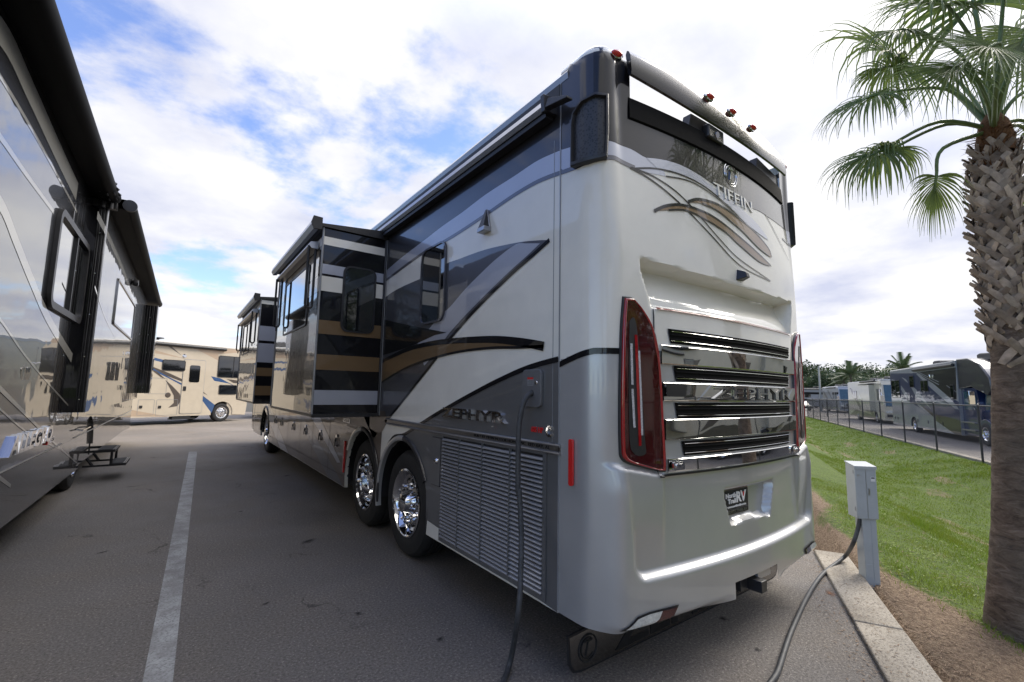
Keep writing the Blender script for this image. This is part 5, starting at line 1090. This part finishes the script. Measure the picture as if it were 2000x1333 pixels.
# return run at the far end
m = wires(51.3, 58, FN, 13.5, .0022); m.build('wire_mesh', BLKP, fence, WF, 0)
for u, n in ((53.5, 9.6), (55.7, 11.5), (58, 13.5)):
    m = MB(); p = fn.inv @ un(u, n, -.38); m.tube([p, p+Vector((0, 0, FH+.03))], .03, 8); m.build('post', BLKP, fence, WF, 40)
m = MB(); m.tube([fn.inv @ un(51.3, FN, FH-.38), fn.inv @ un(58, 13.5, FH-.38)], .021, 8); m.build('top_rail', BLKP, fence, WF, 40)
# lamp pole
p = gp(1604, 803, ZL); PF = Frame(loc=tuple(p)); t = thing('lamp_post', 'tall pale lamp post behind the far end of the chain-link fence', 'lamp post', PF)
hh = PF.hit(1597, 714, 1, 0).z
m = MB(); m.tube([(0, 0, 0), (0, 0, hh)], [.16, .11], 12); m.build('pole', simple('pole_concrete', (.42, .40, .34), 0, .7), t, PF); m = MB(); m.box((-.5, -.12, hh), (.5, .12, hh+.14)); m.box((-.06, -.3, hh+.02), (.06, .3, hh+.1)); m.build('lamp_head', BLKP, t, PF, 30, .02)
# power pedestal
EF = Frame(loc=(3.205, -.035, 0), rz=-.80)
t = thing('power_pedestal', 'grey metal power pedestal standing beside the kerb with a cable plugged in below', 'power pedestal', EF)
# local frame from the photo: two faces of the box
pa, pb = Vector((3.10, 0.02, 0)), Vector((3.26, -.12, 0))
m = MB(); m.box((-.035, -.045, -.1), (.075, .065, .56)); m.box((.030, -.048, .0), (.034, -.045, .55)); m.box((-.032, -.0475, .04), (.02, -.045, .15)); m.build('post', GREYBOX, t, EF, 30, .004)
m = MB(); m.prism([(-.085, y, z) for y, z in ((-.07, .535), (.075, .535), (.075, 1.0), (-.07, .975))], (.17, 0, 0)); b_ = m.build('box', GREYBOX, t, EF, 30, .006)
m = MB(); m.prism([(-.090, y, z) for y, z in ((-.076, .978), (.080, 1.003), (.080, 1.015), (-.079, .990), (-.079, .962), (-.076, .962))], (.18, 0, 0)); m.build('lid', GREYBOX, b_, EF, 30, .003)
m = MB(); m.box((.0, -.0725, .54), (.003, -.0695, .965)); m.box((-.078, -.073, .55), (-.07, -.070, .565)); m.lathe([(.001, .005), (.008, .005)], (-.06, -.07, .91), (0, -1, 0), 10); m.build('door_seam', ALU, b_, EF, 0)
m = MB(); m.box((.015, -.0735, .74), (.028, -.0695, .80), 0); m.box((.020, -.078, .755), (.026, -.0725, .785), 0); m.build('latch', ALU, b_, EF, 0)
m = MB(); m.box((.04, -.0715, .86), (.075, -.0695, .90), 0); m.box((.044, -.0722, .885), (.071, -.071, .896), 1); m.build('data_plate', [WHITEP, BLKM], b_, EF, 0)
m = MB()
for zz in (.60, .92): m.tube([(-.0855, -.05, zz), (-.0855, -.05, zz+.035)], .006, 6)
m.build('hinge', ALU, b_, EF, 0)
# cord: out of the side of the coach, down, across the asphalt behind the camera and back up to the pedestal
pts = [(.02, .70, 1.585), (-.03, .70, 1.583), (-.075, .705, 1.54), (-.10, .715, 1.44), (-.108, .72, 1.30), (-.105, .72, 1.0)]
for px, py, X in ((1014, 960, -.10), (1018, 1040, -.11), (1017, 1120, -.15), (1012, 1200, -.20)): p = WF.hit(px, py, 0, X); pts.append(tuple(p))
for px, py, z in ((997, 1290, .05), (978, 1345, .019), (930, 1450, .019)): p = gp(px, py, z); pts.append(tuple(p))
pts += [(-.75, -.35, .019), (-.55, -.95, .019), (.1, -1.15, .019), (.55, -.85, .019)]
for px, py in ((1490, 1400), (1520, 1310), (1545, 1235), (1575, 1170), (1600, 1130), (1618, 1112)): p = gp(px, py, .018); pts.append(tuple(p))
for px, py, z in ((1637, 1098, .046), (1653, 1084, .10), (1666, 1062, .20), (1675, 1035, .34), (1679, 1010, .50)):
    a, b = Vector((2.98, .22)), Vector((3.158, .005)); tt_ = {.046: 0., .10: .35, .20: .65, .34: .88, .50: 1.}[z]
    d = ray(px, py); k_ = {.046: None}.get(z); 
    p = gp(px, py, z) if z < .12 else None
    if p is None: q = a.lerp(b, tt_); s_ = ((q.x-CAM.x)*d.x+(q.y-CAM.y)*d.y)/(d.x**2+d.y**2); p = CAM+d*s_
    pts.append(tuple(p))
pts.append((3.160, .003, .60))
m = MB(); m.tube([tuple(p) for p in sm(pts, 8)], .0165, 12); c = m.build('shore_cable', CABLE, None, WF, 60)
tag(c, 'thick dark grey power cord running from the big motorhome over the asphalt to the pedestal', 'cord')
# ================================================================== palms, trees, grass
def leafmat(name, c0, c1, c2=None, rough=.5, tr=.25):
    m, t, b = newmat(name); v = texcoord(t); n = nz(t, v, 3., 5, .6)
    oi = t.nodes.new('ShaderNodeObjectInfo'); ge = t.nodes.new('ShaderNodeNewGeometry')
    c = mixc(t, ge.outputs['Random Per Island'], c0, c1); c = mixc(t, ramp(t, n, [(.35, (0, 0, 0)), (.7, (.6, .6, .6))]), c, c2 or c1)
    link(t, c, b.inputs['Base Color']); b.inputs['Roughness'].default_value = rough
    tn = t.nodes.new('ShaderNodeBsdfTranslucent'); link(t, c, tn.inputs[0]); mxs = t.nodes.new('ShaderNodeMixShader'); mxs.inputs[0].default_value = tr
    link(t, b.outputs[0], mxs.inputs[1]); link(t, tn.outputs[0], mxs.inputs[2]); link(t, mxs.outputs[0], t.nodes['Material Output'].inputs[0]); return m
FROND = leafmat('palm_leaf', (.085, .14, .035), (.22, .29, .075), (.17, .22, .065), .38, .4)
PETI = simple('petiole', (.13, .19, .07), 0, .4, .25, 6)
def bark():
    m, t, b = newmat('palm_bark'); v = texcoord(t, (3, 3, 7.5)); n = nz(t, v, 2.6, 9, .75, .9); n2 = nz(t, texcoord(t), 1.6, 5, .6); f = nz(t, texcoord(t), 45, 5, .7)
    c = ramp(t, n, [(.3, (.045, .032, .024)), (.46, (.17, .12, .085)), (.60, (.29, .22, .165)), (.75, (.40, .33, .27))]); c = mixc(t, ramp(t, n2, [(.45, (0, 0, 0)), (.7, (.6, .6, .6))]), c, (.13, .125, .10))
    link(t, c, b.inputs['Base Color']); b.inputs['Roughness'].default_value = .9; link(t, bump(t, f, .8, .01, bump(t, n, 1., .035)), b.inputs['Normal']); return m
BARK = bark(); BOOT = simple('palm_boot', (.40, .34, .28), 0, .85, .4, 11, bmp=.004, bs=50)
def _bt():
    t = BOOT.node_tree; b = t.nodes['Principled BSDF']; src = b.inputs['Base Color'].links[0].from_socket; ge = t.nodes.new('ShaderNodeNewGeometry')
    link(t, mixc(t, 1., src, ramp(t, ge.outputs['Random Per Island'], [(0, (.45, .40, .36)), (.5, (.85, .82, .78)), (1, (1.2, 1.15, 1.1))]), 'MULTIPLY'), b.inputs['Base Color'])
_bt(); FIBRE = simple('palm_fibre', (.14, .065, .025), 0, .95, .4, 30, bmp=.01, bs=70)
def frond(mb, O, hub, aim, nrm, R=.8, nseg=46, spread=2.3, droop=.55, twist=0., petr=.016, seed=0, base=None):
    """costapalmate leaf: petiole O->hub, blade pointing along aim, drooping ribbon segments"""
    rg = random.Random(seed); O, hub = Vector(O), Vector(hub); aim = Vector(aim).normalized(); nrm = Vector(nrm); nrm = (nrm-aim*nrm.dot(aim)).normalized(); sd_ = aim.cross(nrm)
    mid = (O+hub)/2+Vector((0, 0, .10*(hub-O).length)) if base is None else Vector(base)
    mb.tube([tuple(p) for p in sm([O, mid, hub, hub+aim*R*.25-Vector((0, 0, droop*R*.03))], 5)], [petr*1.5-petr*.9*i/15 for i in range(16)], 7, 1)
    for i in range(nseg):
        th = lerp(-spread, spread, i/(nseg-1)); th += rg.uniform(-.02, .02); L = R*(1.0-.22*abs(th/spread)**2)*rg.uniform(.9, 1.08)
        d0 = (aim*cos(th)+sd_*sin(th)+nrm*(.10+.12*cos(i*pi))*.6).normalized(); st = hub+aim*R*.22*max(0, cos(th))*.9
        w = .5*R*2*spread/nseg*.62; K = 7; vs = []; cd_ = d0.cross(nrm).normalized(); tw = rg.uniform(-.5, .5); pts = []
        dr = droop*rg.uniform(.7, 1.35)
        p = st.copy(); pts = [p.copy()]
        for k in range(K):
            t = (k+1)/K; g_ = min(.97, dr*t**1.4); dd = (d0*(1-g_)+Vector((0, 0, -1))*g_*1.05+cd_*.10*tw*t).normalized(); p = p+dd*(L/K); pts.append(p.copy())
        for k, p in enumerate(pts):
            t = k/K; ww = w*(.30+.95*t/.34 if t < .34 else 1.25*(1-(t-.34)/.66)**1.15)*.55+.0009; fold = nrm*ww*.55
            vs += [p-cd_*ww+fold*.6, p-fold*.4, p+cd_*ww+fold*.6]
        fs = []
        for k in range(K): a = k*3; fs += [(a, a+1, a+4, a+3), (a+1, a+2, a+5, a+4)]
        mb.add(vs, fs, 0)
def palm_tree(fr, trunk, label, group, custom, n_rand, seed=1, hires=True, boots=True, zb=2.1):
    t = thing('palm_tree', label, 'palm tree', fr, group); rg = random.Random(seed)
    P = sm([(x, y, z) for x, y, z, r in trunk], 8); RR = sm([(r, 0, 0) for x, y, z, r in trunk], 8); n = 28; vs = []; rings = []
    # resample for rough bark rings
    Pt = []
    for i in range(len(P)-1):
        for j in range(3): Pt.append((P[i].lerp(P[i+1], j/3), lerp(RR[i].x, RR[i+1].x, j/3)))
    Pt.append((P[-1], RR[-1].x)); m = MB()
    for i, (p, r) in enumerate(Pt):
        for j in range(n):
            a = 2*pi*j/n; q = r*(1+.035*noise.noise((cos(a)*2, sin(a)*2, p.z*7))+.02*noise.noise((cos(a)*5, sin(a)*5, p.z*22))); vs.append(p+Vector((q*cos(a), q*sin(a), 0)))
    m.add(vs, [(i*n+j, i*n+(j+1) % n, (i+1)*n+(j+1) % n, (i+1)*n+j) for i in range(len(Pt)-1) for j in range(n)])
    tk = m.build('trunk', BARK, t, fr, 60)
    top = Vector(trunk[-1][:3])
    def cen(z):
        for i in range(len(Pt)-1):
            if Pt[i][0].z <= z <= Pt[i+1][0].z: s_ = (z-Pt[i][0].z)/max(1e-6, Pt[i+1][0].z-Pt[i][0].z); return Pt[i][0].lerp(Pt[i+1][0], s_), lerp(Pt[i][1], Pt[i+1][1], s_)
        return Pt[-1]
    if boots:
        m = MB(); nb = 130; z0 = zb; z1 = top.z-.10
        for i in range(nb+8):
            th = i*2.39996+rg.uniform(-.14, .14); z = z0+(z1-z0)*i/nb+rg.uniform(-.012, .012)
            if i >= nb: z = z0-rg.uniform(.0, .22)
            lw = rg.uniform(.75, 1.3); el_ = rg.uniform(.7, 1.25)
            def q(dth, z_, dr):
                z_ = min(z_, top.z-.01); c, r = cen(z_); return c+Vector(((r+dr)*cos(th+dth), (r+dr)*sin(th+dth), 0))+Vector((0, 0, 0))
            w = (.021 if hires else .026)*rg.uniform(.85, 1.2); out_ = (.042 if hires else .075)*rg.uniform(.7, 1.3)
            for s in (-1, 1):
                # leg from low on one side up to the stub
                a = q(s*.85*lw, z-.11*el_, .004); b = q(s*.36, z-.035, .016); c = q(-s*.12, z+.03, .030+.006*s); e = q(-s*.30, z+.065, .02+out_)
                L_ = [a, b, c, e]; ws = [w*1.0, w*1.15, w*1.0, w*.75]; vs = []
                for k, p in enumerate(L_):
                    tn = (L_[min(k+1, 3)]-L_[max(k-1, 0)]).normalized(); rd = Vector((cos(th), sin(th), 0)); sdv = tn.cross(rd).normalized(); th_ = .008
                    vs += [p+sdv*ws[k]+rd*th_*.2, p+rd*th_, p-sdv*ws[k]+rd*th_*.2, p-rd*th_]
                fs = [(k*4+j, k*4+(j+1) % 4, (k+1)*4+(j+1) % 4, (k+1)*4+j) for k in range(3) for j in range(4)]+[(0, 3, 2, 1), (12, 13, 14, 15)]
                m.add(vs, fs)
        m.build('leaf_base', BOOT, t, fr, 40)
    m = MB()
    for i in range(420 if hires else 80):
        a = rg.uniform(0, 2*pi); z = top.z-.30*rg.random(); c, r = cen(z); p = c+Vector((r*1.0*cos(a), r*1.0*sin(a), 0)); p.z = z; d = Vector((cos(a), sin(a), rg.uniform(-.6, 1.2))).normalized()*rg.uniform(.04, .11); s_ = Vector((-sin(a), cos(a), rg.uniform(-.5, .5)))*.006
        m.add([p-s_, p+s_, p+d], [(0, 1, 2)])
    m.lathe([(r_, z_) for r_, z_ in ((trunk[-2][3]*.98, -.16), (trunk[-2][3]*1.05, -.05), (trunk[-2][3]*.8, .08), (.04, .15), (.001, .17))], top, (0, 0, 1), 20); m.build('fibre', FIBRE, t, fr, 60)
    for k, (hub, aim, nrm, R_, sp, dr, mid) in enumerate(custom):
        m = MB(); frond(m, top+Vector((0, 0, .03)), hub, aim, nrm, R_, 54, sp, dr, seed=seed*50+k, base=mid, petr=.011); m.build('frond', [FROND, PETI], t, fr, 60, fixn=False)
    for k in range(n_rand):
        az = k*2.39996+seed; el = radians(lerp(84, -12 if n_rand > 8 else 52, (k+.5)/n_rand)+rg.uniform(-6, 6)); ln_ = rg.uniform(.75, 1.05)
        d = Vector((cos(az)*cos(el), sin(az)*cos(el), sin(el))); hub = top+d*ln_+Vector((0, 0, .05-.12*max(0, cos(el)))); aim = (d+Vector((0, 0, -.35*cos(el)))).normalized()
        m = MB(); frond(m, top+Vector((0, 0, .03)), hub, aim, Vector((0, 0, 1)) if el < 1.2 else Vector((cos(az), sin(az), .3)), rg.uniform(.72, .95), 42 if hires else 26, 2.15, rg.uniform(.45, .9), seed=seed*99+k); m.build('frond', [FROND, PETI], t, fr, 60, fixn=False)
    return t
def at(px, py, dep): return CAM+ray(px, py)*dep
DEP = 3.30
def loc(px, py, dep): return at(px, py, dep)-pl
b0 = gp(2003, 1240, -.10); PMF = Frame(loc=tuple(b0)); pl = Vector(b0); DEP = (b0-CAM).dot(fw)
trunk = []
for px, py, half in ((2003, 1240, 90), (1990, 1160, 68), (1986, 1050, 55), (1984, 900, 50), (1976, 720, 43), (1964, 620, 36), (1953, 500, 40), (1944, 400, 42), (1941, 320, 40), (1942, 262, 30)):
    q = loc(px, py, DEP); trunk.append((q.x, q.y, q.z, half*DEP/(FPX*1.5)))
q = trunk[0]; trunk = [(q[0], q[1], -.3, q[3]*1.2)]+trunk
rgt, upv = rt, up
def fr_(hx, hy, dep, ax, ay, az_, R_, sp, dr, nx=0, ny=0, nz_=1, mid=None):
    dep += .18; return (loc(hx, hy, dep), rgt*ax+upv*ay+fw*az_, rgt*nx+upv*ny+fw*nz_, R_, sp, dr, loc(mid[0], mid[1], dep) if mid else None)
custom = [fr_(1722, 294, 3.15, -.75, -.25, .3, .46, 2.4, 1.05, -.1, .8, -.6, (1835, 238)), fr_(1742, 292, 3.2, -.1, -.1, .5, .40, 2.6, 1.1, .2, .9, .3, (1850, 243)), fr_(1829, 345, 3.10, .05, -.8, .2, .38, 1.9, .8, 0, .5, -.8, (1842, 290)),
          fr_(1716, 185, 3.3, -.5, -.1, .3, .46, 2.5, .95, -.1, .8, -.6, (1850, 175)), fr_(1885, 118, 2.8, -.8, -.5, -.2, .58, 1.25, .45, -.2, .6, -.7, (1925, 190)), fr_(1775, 60, 3.3, -.5, .1, .2, .42, 2.5, 1.05, 0, .8, -.6, (1880, 110)), fr_(1745, 130, 3.5, -.3, .1, .4, .38, 2.6, 1.1, .2, .9, .3, (1860, 150)),
          fr_(1955, 90, 2.7, -.85, -.25, -.3, .62, 1.3, .35, 0, .6, -.8, (1945, 180)), fr_(2010, 60, 2.9, -.5, -.75, -.1, .6, 1.6, .5, 0, .6, -.7, (1960, 170)), fr_(1850, 10, 3.0, -.8, .1, 0, .55, 2.3, .8, 0, .8, -.5, (1925, 130)), fr_(1960, -30, 2.8, -.7, -.1, -.3, .6, 2.2, .6, 0, .6, -.7, (1950, 120)),
          fr_(2060, 160, 3.1, .7, -.4, .2, .6, 2.2, .8, .2, .7, -.6, (1985, 190)), fr_(2050, 260, 3.2, .8, -.4, .2, .5, 2.2, 1., .2, .7, -.6, (1990, 235)), fr_(2040, 340, 3.4, .7, -.6, .3, .5, 2.2, 1., .2, .7, .6, (2000, 250)), fr_(1990, 60, 3.8, .2, .3, .7, .6, 2.2, .9, 0, .8, -.4, (1955, 170))]
palm_tree(PMF, trunk, 'cabbage palm with crisscross leaf bases, rising at the right edge above the kerb', None, custom, 3, 3, zb=trunk[6][2]-.05)
# palms behind the camera: seen mirrored in the rear of the motorhome
def simple_trunk(h, lean): return [(0, 0, -.3, .27), (.0, 0, .1, .23), (lean*.3, 0, h*.4, .19), (lean*.7, .05, h*.75, .20), (lean, .08, h, .15)]
for i, (u, n, h, s_) in enumerate(((-3.9, 2.2, 3.9, 11), (-9.5, 2.3, 4.3, 12), (-.2, 5.8, 4.0, 13))):
    fr = Frame(loc=tuple(un(u, n, -.02 if n < 3 else -.75)), rz=i*1.3)
    palm_tree(fr, simple_trunk(h, .2*(-1)**i), ('cabbage palm behind the photographer, nearest of those mirrored in the motorhome', 'cabbage palm further back along the kerb behind the photographer', 'cabbage palm across the grass, outside the photo and mirrored in the motorhome')[i], 'palms outside the photo', [], 20, s_, False, True, 1.6)
# broadleaf trees at the back
LEAF = [leafmat('leaf_dark', (.035, .055, .022), (.075, .11, .04), (.05, .075, .035), .6, .2), leafmat('leaf_mid', (.045, .07, .025), (.10, .14, .05), (.07, .10, .045), .6, .2)]
TRK = simple('tree_bark', (.10, .08, .06), 0, .9, .3, 12, bmp=.02, bs=20)
def tree_mesh(seed, H, Wd, nl=4200, ls=.30):
    rg = random.Random(seed); m = MB(); m.tube([(0, 0, -.3), (.1, 0, H*.25), (0, .15, H*.55)], [.28, .2, .1], 8)
    lobes = []
    for i in range(13):
        a = rg.uniform(0, 2*pi); r = Wd*.5*sqrt(rg.random())*.85; z = H*rg.uniform(.38, .86); lobes.append((Vector((r*cos(a), r*sin(a), z)), Wd*rg.uniform(.13, .25))); m.tube([(0, 0, H*rg.uniform(.2, .45)), lobes[-1][0]*.6+Vector((0, 0, H*.18)), lobes[-1][0]], [.10, .06, .02], 5)
    lf = MB()
    for i in range(nl):
        c, r = lobes[rg.randrange(len(lobes))]; d = Vector((rg.gauss(0, 1), rg.gauss(0, 1), rg.gauss(0, .75))); d = d.normalized()*r*(rg.random()**.40)*1.12; p = c+d; s_ = ls*rg.uniform(.5, 1.1)
        a = Vector((rg.gauss(0, 1), rg.gauss(0, 1), rg.gauss(0, 1))).normalized(); b = a.cross(Vector((rg.gauss(0, 1), rg.gauss(0, 1), rg.gauss(0, 1)))).normalized(); lf.add([p-a*s_, p+b*s_*.45, p+a*s_, p-b*s_*.45], [(0, 1, 2, 3)])
    return m, lf
protos = []
for i, (H, Wd) in enumerate(((9, 9), (7.5, 10), (8.5, 7))):
    m, lf = tree_mesh(40+i, H, Wd); fr = Frame(); t = thing('broadleaf_tree', 'dense dark tree beyond the far lot', 'tree', fr, 'trees beyond the far lot'); m.build('trunk', TRK, t, fr, 40); lf.build('crown', LEAF[i % 2], t, fr, 0, fixn=False); protos.append(t)
def gpx(px, dist): d = ray(px, 776); d.z = 0; d.normalize(); p = CAM+d*dist; p.z = -.4; return p
bpy.context.view_layer.update()
row = [(1572, 92, 1.05, 0), (1588, 84, .95, 2), (1612, 90, 1.02, 1), (1635, 96, .95, 0), (1652, 88, .72, 1), (1672, 96, .90, 2), (1697, 92, .72, 0), (1712, 84, 1.02, 1), (1735, 94, .96, 0), (1752, 86, .82, 2), (1775, 96, .86, 1), (1795, 84, .72, 0), (1822, 92, .90, 2), (1850, 88, .80, 1), (1890, 92, .85, 0), (1930, 90, .9, 2), (1975, 94, .85, 1)]
lab = ['first tree right of the motorhome bumper, behind the fenced lot', 'tree directly behind the lamp post', 'rounded tree just right of the lamp post', 'tree beyond the grey motorhome, second right of the lamp post', 'low tree behind the roof of the grey motorhome', 'tree just left of the feathery palms', 'tree under the feathery palms', 'tall rounded tree above the cream motorhome', 'tree behind the join of the cream and blue motorhomes', 'tree above the rear of the blue motorhome', 'tree left of the ragged palm', 'low tree behind the ragged palm', 'tree hidden behind the awning of the blue motorhome', 'tree behind the cab of the blue motorhome', 'tree behind the roof fairing of the blue motorhome', 'tree behind the palm trunk', 'tree at the right edge beyond the palm trunk']
for i, (px, dd, s_, k) in enumerate(row):
    o = protos[k] if k in (0, 2, 1) and i in (0, 1, 2) else copy_tree(protos[k]); o.location = gpx(px, dd*1.42); s_ *= dd/92*1.17; o.scale = (s_, s_, s_); o.rotation_euler.z = i*1.7; o['label'] = lab[i]
for i, az in enumerate([17+6.5*j for j in range(7)]+[100+15.5*j for j in range(16)]):              # trees all round, seen only in reflections
    a = radians(az); rr_ = 78 if az < 70 else 100; o = copy_tree(protos[i % 3]); o.location = (rr_*sin(a), rr_*cos(a), -.4); o.scale = (1.25, 1.25, 1.0); o.rotation_euler.z = i*2.1; o['label'] = 'distant tree outside the photo, one of a ring round the parking lots'; o['group'] = 'distant trees outside the photo'
for i, (az, dd, s_) in enumerate(((150, 27, 1.15), (162, 30, 1.3), (174, 27, 1.2), (187, 31, 1.3), (200, 28, 1.1))):  # added out of view so the slide-out end mirrors something dark
    a = radians(az); o = copy_tree(protos[i % 3]); o.location = (dd*sin(a), dd*cos(a), -.02); o.scale = (s_, s_, s_); o.rotation_euler.z = i*1.1+.4; o['label'] = 'large tree added behind the camera to darken the black slide-out end'; o['group'] = 'large trees added behind the camera'
for i, (x, y) in enumerate(((38, 44), (42, 41), (46, 38), (50, 35.5), (54, 33), (58, 30), (40, 36), (46, 32), (52, 29))):  # unseen rows added to darken what the blue flank mirrors
    o = copy_tree(protos[i % 3]); o.location = (x, y, -.4); o.scale = (1.15, 1.15, 1.05); o.rotation_euler.z = i*1.9; o['label'] = 'unseen tree added to darken the reflections in the blue motorhome'; o['group'] = 'unseen trees added behind the big motorhome'
# feathery palms on the skyline
def feather(px, dist, H, label, seed):
    fr = Frame(loc=tuple(gpx(px, dist))); t = thing('feather_palm', label, 'palm tree', fr, 'feather palms on the skyline'); rg = random.Random(seed)
    m = MB(); m.tube([(0, 0, -.2), (.1, 0, H*.5), (0, 0, H)], [.25, .2, .16], 8); m.build('trunk', TRK, t, fr)
    for k in range(15):
        az = k*2.4+seed; el = lerp(1.35, -.1, k/14); L_ = 3.0; d = Vector((cos(az)*cos(el), sin(az)*cos(el), sin(el))); m = MB(); P = [Vector((0, 0, H))+d*L_*s+Vector((0, 0, -1))*L_*.42*s*s*cos(el) for s in [j/14 for j in range(15)]]; m.tube(P, .03, 4); sdv = d.cross(Vector((0, 0, 1))).normalized()
        for j in range(2, 15):
            for q in (-1, 1):
                for r_ in (0, .5): p = P[j].lerp(P[j-1], r_); tp = p+sdv*q*.75*(1-.5*abs(j/14-.4))+d*.35-Vector((0, 0, .35)); m.add([p-d*.06, p+d*.06, tp], [(0, 1, 2)])
        m.build('frond', LEAF[1], t, fr, 0, fixn=False)
feather(1664, 100, 6.0, 'wide feathery palm standing above the cream motorhome', 1); feather(1650, 104, 5.2, 'slimmer feathery palm left of the wide one', 2); feather(1768, 96, 6.8, 'ragged feathery palm above the roof of the blue motorhome', 3)
for i, px in enumerate((1580, 1598, 1610, 1622)): feather(px, 118+i, 3.6, ('low palm against the dark trees by the motorhome bumper', 'low palm just left of the lamp post foot', 'low palm right of the lamp post', 'low palm left of the grey motorhome')[i], 10+i)
# --- grass blades on the bank
GR = leafmat('grass_blade', (.105, .185, .010), (.21, .31, .022), (.26, .26, .05), .6, .35)
DRY = simple('dry_litter', (.22, .15, .095), 0, .9, .6, 40)
rg = random.Random(5); m = MB(); cnt = 0
vs, fs = [], []
def blades(N_, u0, u1, n0, n1, h0, h1, w):
    for i in range(N_):
        u = rg.uniform(u0, u1); n = rg.uniform(n0, n1); b_ = bare(u, n)
        if rg.random() < b_*1.05-.02: continue
        p = un(u, n, gz(u, n)+.03*noise.noise((u*1.3, n*1.3, 0))-.01); h = rg.uniform(h0, h1)*(.6+.8*abs(noise.noise((u*1.1, n*1.1, 5)))*2); a = rg.uniform(0, 2*pi); s_ = Vector((cos(a), sin(a), 0))*w; l = Vector((rg.gauss(0, 1), rg.gauss(0, 1), 0))*h*.45
        o = len(vs); vs.extend((p-s_, p+s_, p+l+Vector((0, 0, h)))); fs.append((o, o+1, o+2))
blades(70000, 1.2, 9, 1.75, 6.0, .022, .055, .0035); blades(50000, 3, 18, 3.0, 7.5, .03, .07, .006); blades(26000, 14, 50, 4.0, 7.6, .04, .08, .014)
for i in range(5200):                                    # broad weeds and clover between the blades
    u = rg.uniform(1.5, 8); n = 1.65+rg.random()**1.4*3.2
    if noise.noise((u*1.7, n*1.7, 8)) < .05 or rg.random() < bare(u, n)*1.1: continue
    p = un(u, n, gz(u, n)+.03*noise.noise((u*1.3, n*1.3, 0))+.012+rg.random()*.02); a = rg.uniform(0, 2*pi); s_ = rg.uniform(.006, .016); d = Vector((cos(a), sin(a), rg.uniform(-.2, .5)))*s_; q = Vector((-sin(a), cos(a), rg.uniform(-.3, .3)))*s_*.6
    o = len(vs); vs.extend((p-d, p+q, p+d, p-q)); fs.append((o, o+1, o+2, o+3))
me = bpy.data.meshes.new('grass'); me.from_pydata(vs, [], fs); me.materials.append(GR); g = bpy.data.objects.new('grass', me); COL.objects.link(g); g['kind'] = 'stuff'; g['label'] = 'short green grass on the sloping bank'; g['category'] = 'grass'
vs, fs = [], []
for i in range(6500):
    u = rg.uniform(.2, 6.5); n = 1.55+rg.random()**1.3*1.9
    if rg.random() > bare(u, n)+.1: continue
    p = un(u, n, gz(u, n)+.012+.03*noise.noise((u*1.3, n*1.3, 0))); a = rg.uniform(0, 2*pi); L_ = rg.uniform(.008, .04)*(2.6 if rg.random() < .06 else 1); d = Vector((cos(a), sin(a), rg.uniform(-.15, .25)))*L_; s_ = Vector((-sin(a), cos(a), .2))*rg.uniform(.001, .0035)
    o = len(vs); vs.extend((p-d-s_, p-d+s_, p+d+s_*.4, p+d-s_*.4)); fs.append((o, o+1, o+2, o+3))
for i in range(900):                                     # bits blown over the kerb and along its foot
    u = rg.uniform(.3, 4.2); n = 1.245-abs(rg.gauss(0, .10)) if rg.random() < .6 else rg.uniform(1.25, 1.5); z = .006 if n < 1.24 else .036
    p = un(u, n, z); a = rg.uniform(0, 2*pi); d = Vector((cos(a), sin(a), rg.uniform(0, .12)))*rg.uniform(.003, .014); s_ = Vector((-sin(a), cos(a), .1))*rg.uniform(.001, .004)
    o = len(vs); vs.extend((p-d-s_, p-d+s_, p+d+s_*.4, p+d-s_*.4)); fs.append((o, o+1, o+2, o+3))
me = bpy.data.meshes.new('leaf_litter'); me.from_pydata(vs, [], fs); me.materials.append(DRY); g = bpy.data.objects.new('leaf_litter', me); COL.objects.link(g); g['kind'] = 'stuff'; g['label'] = 'dry palm litter scattered on the soil by the kerb'; g['category'] = 'litter'
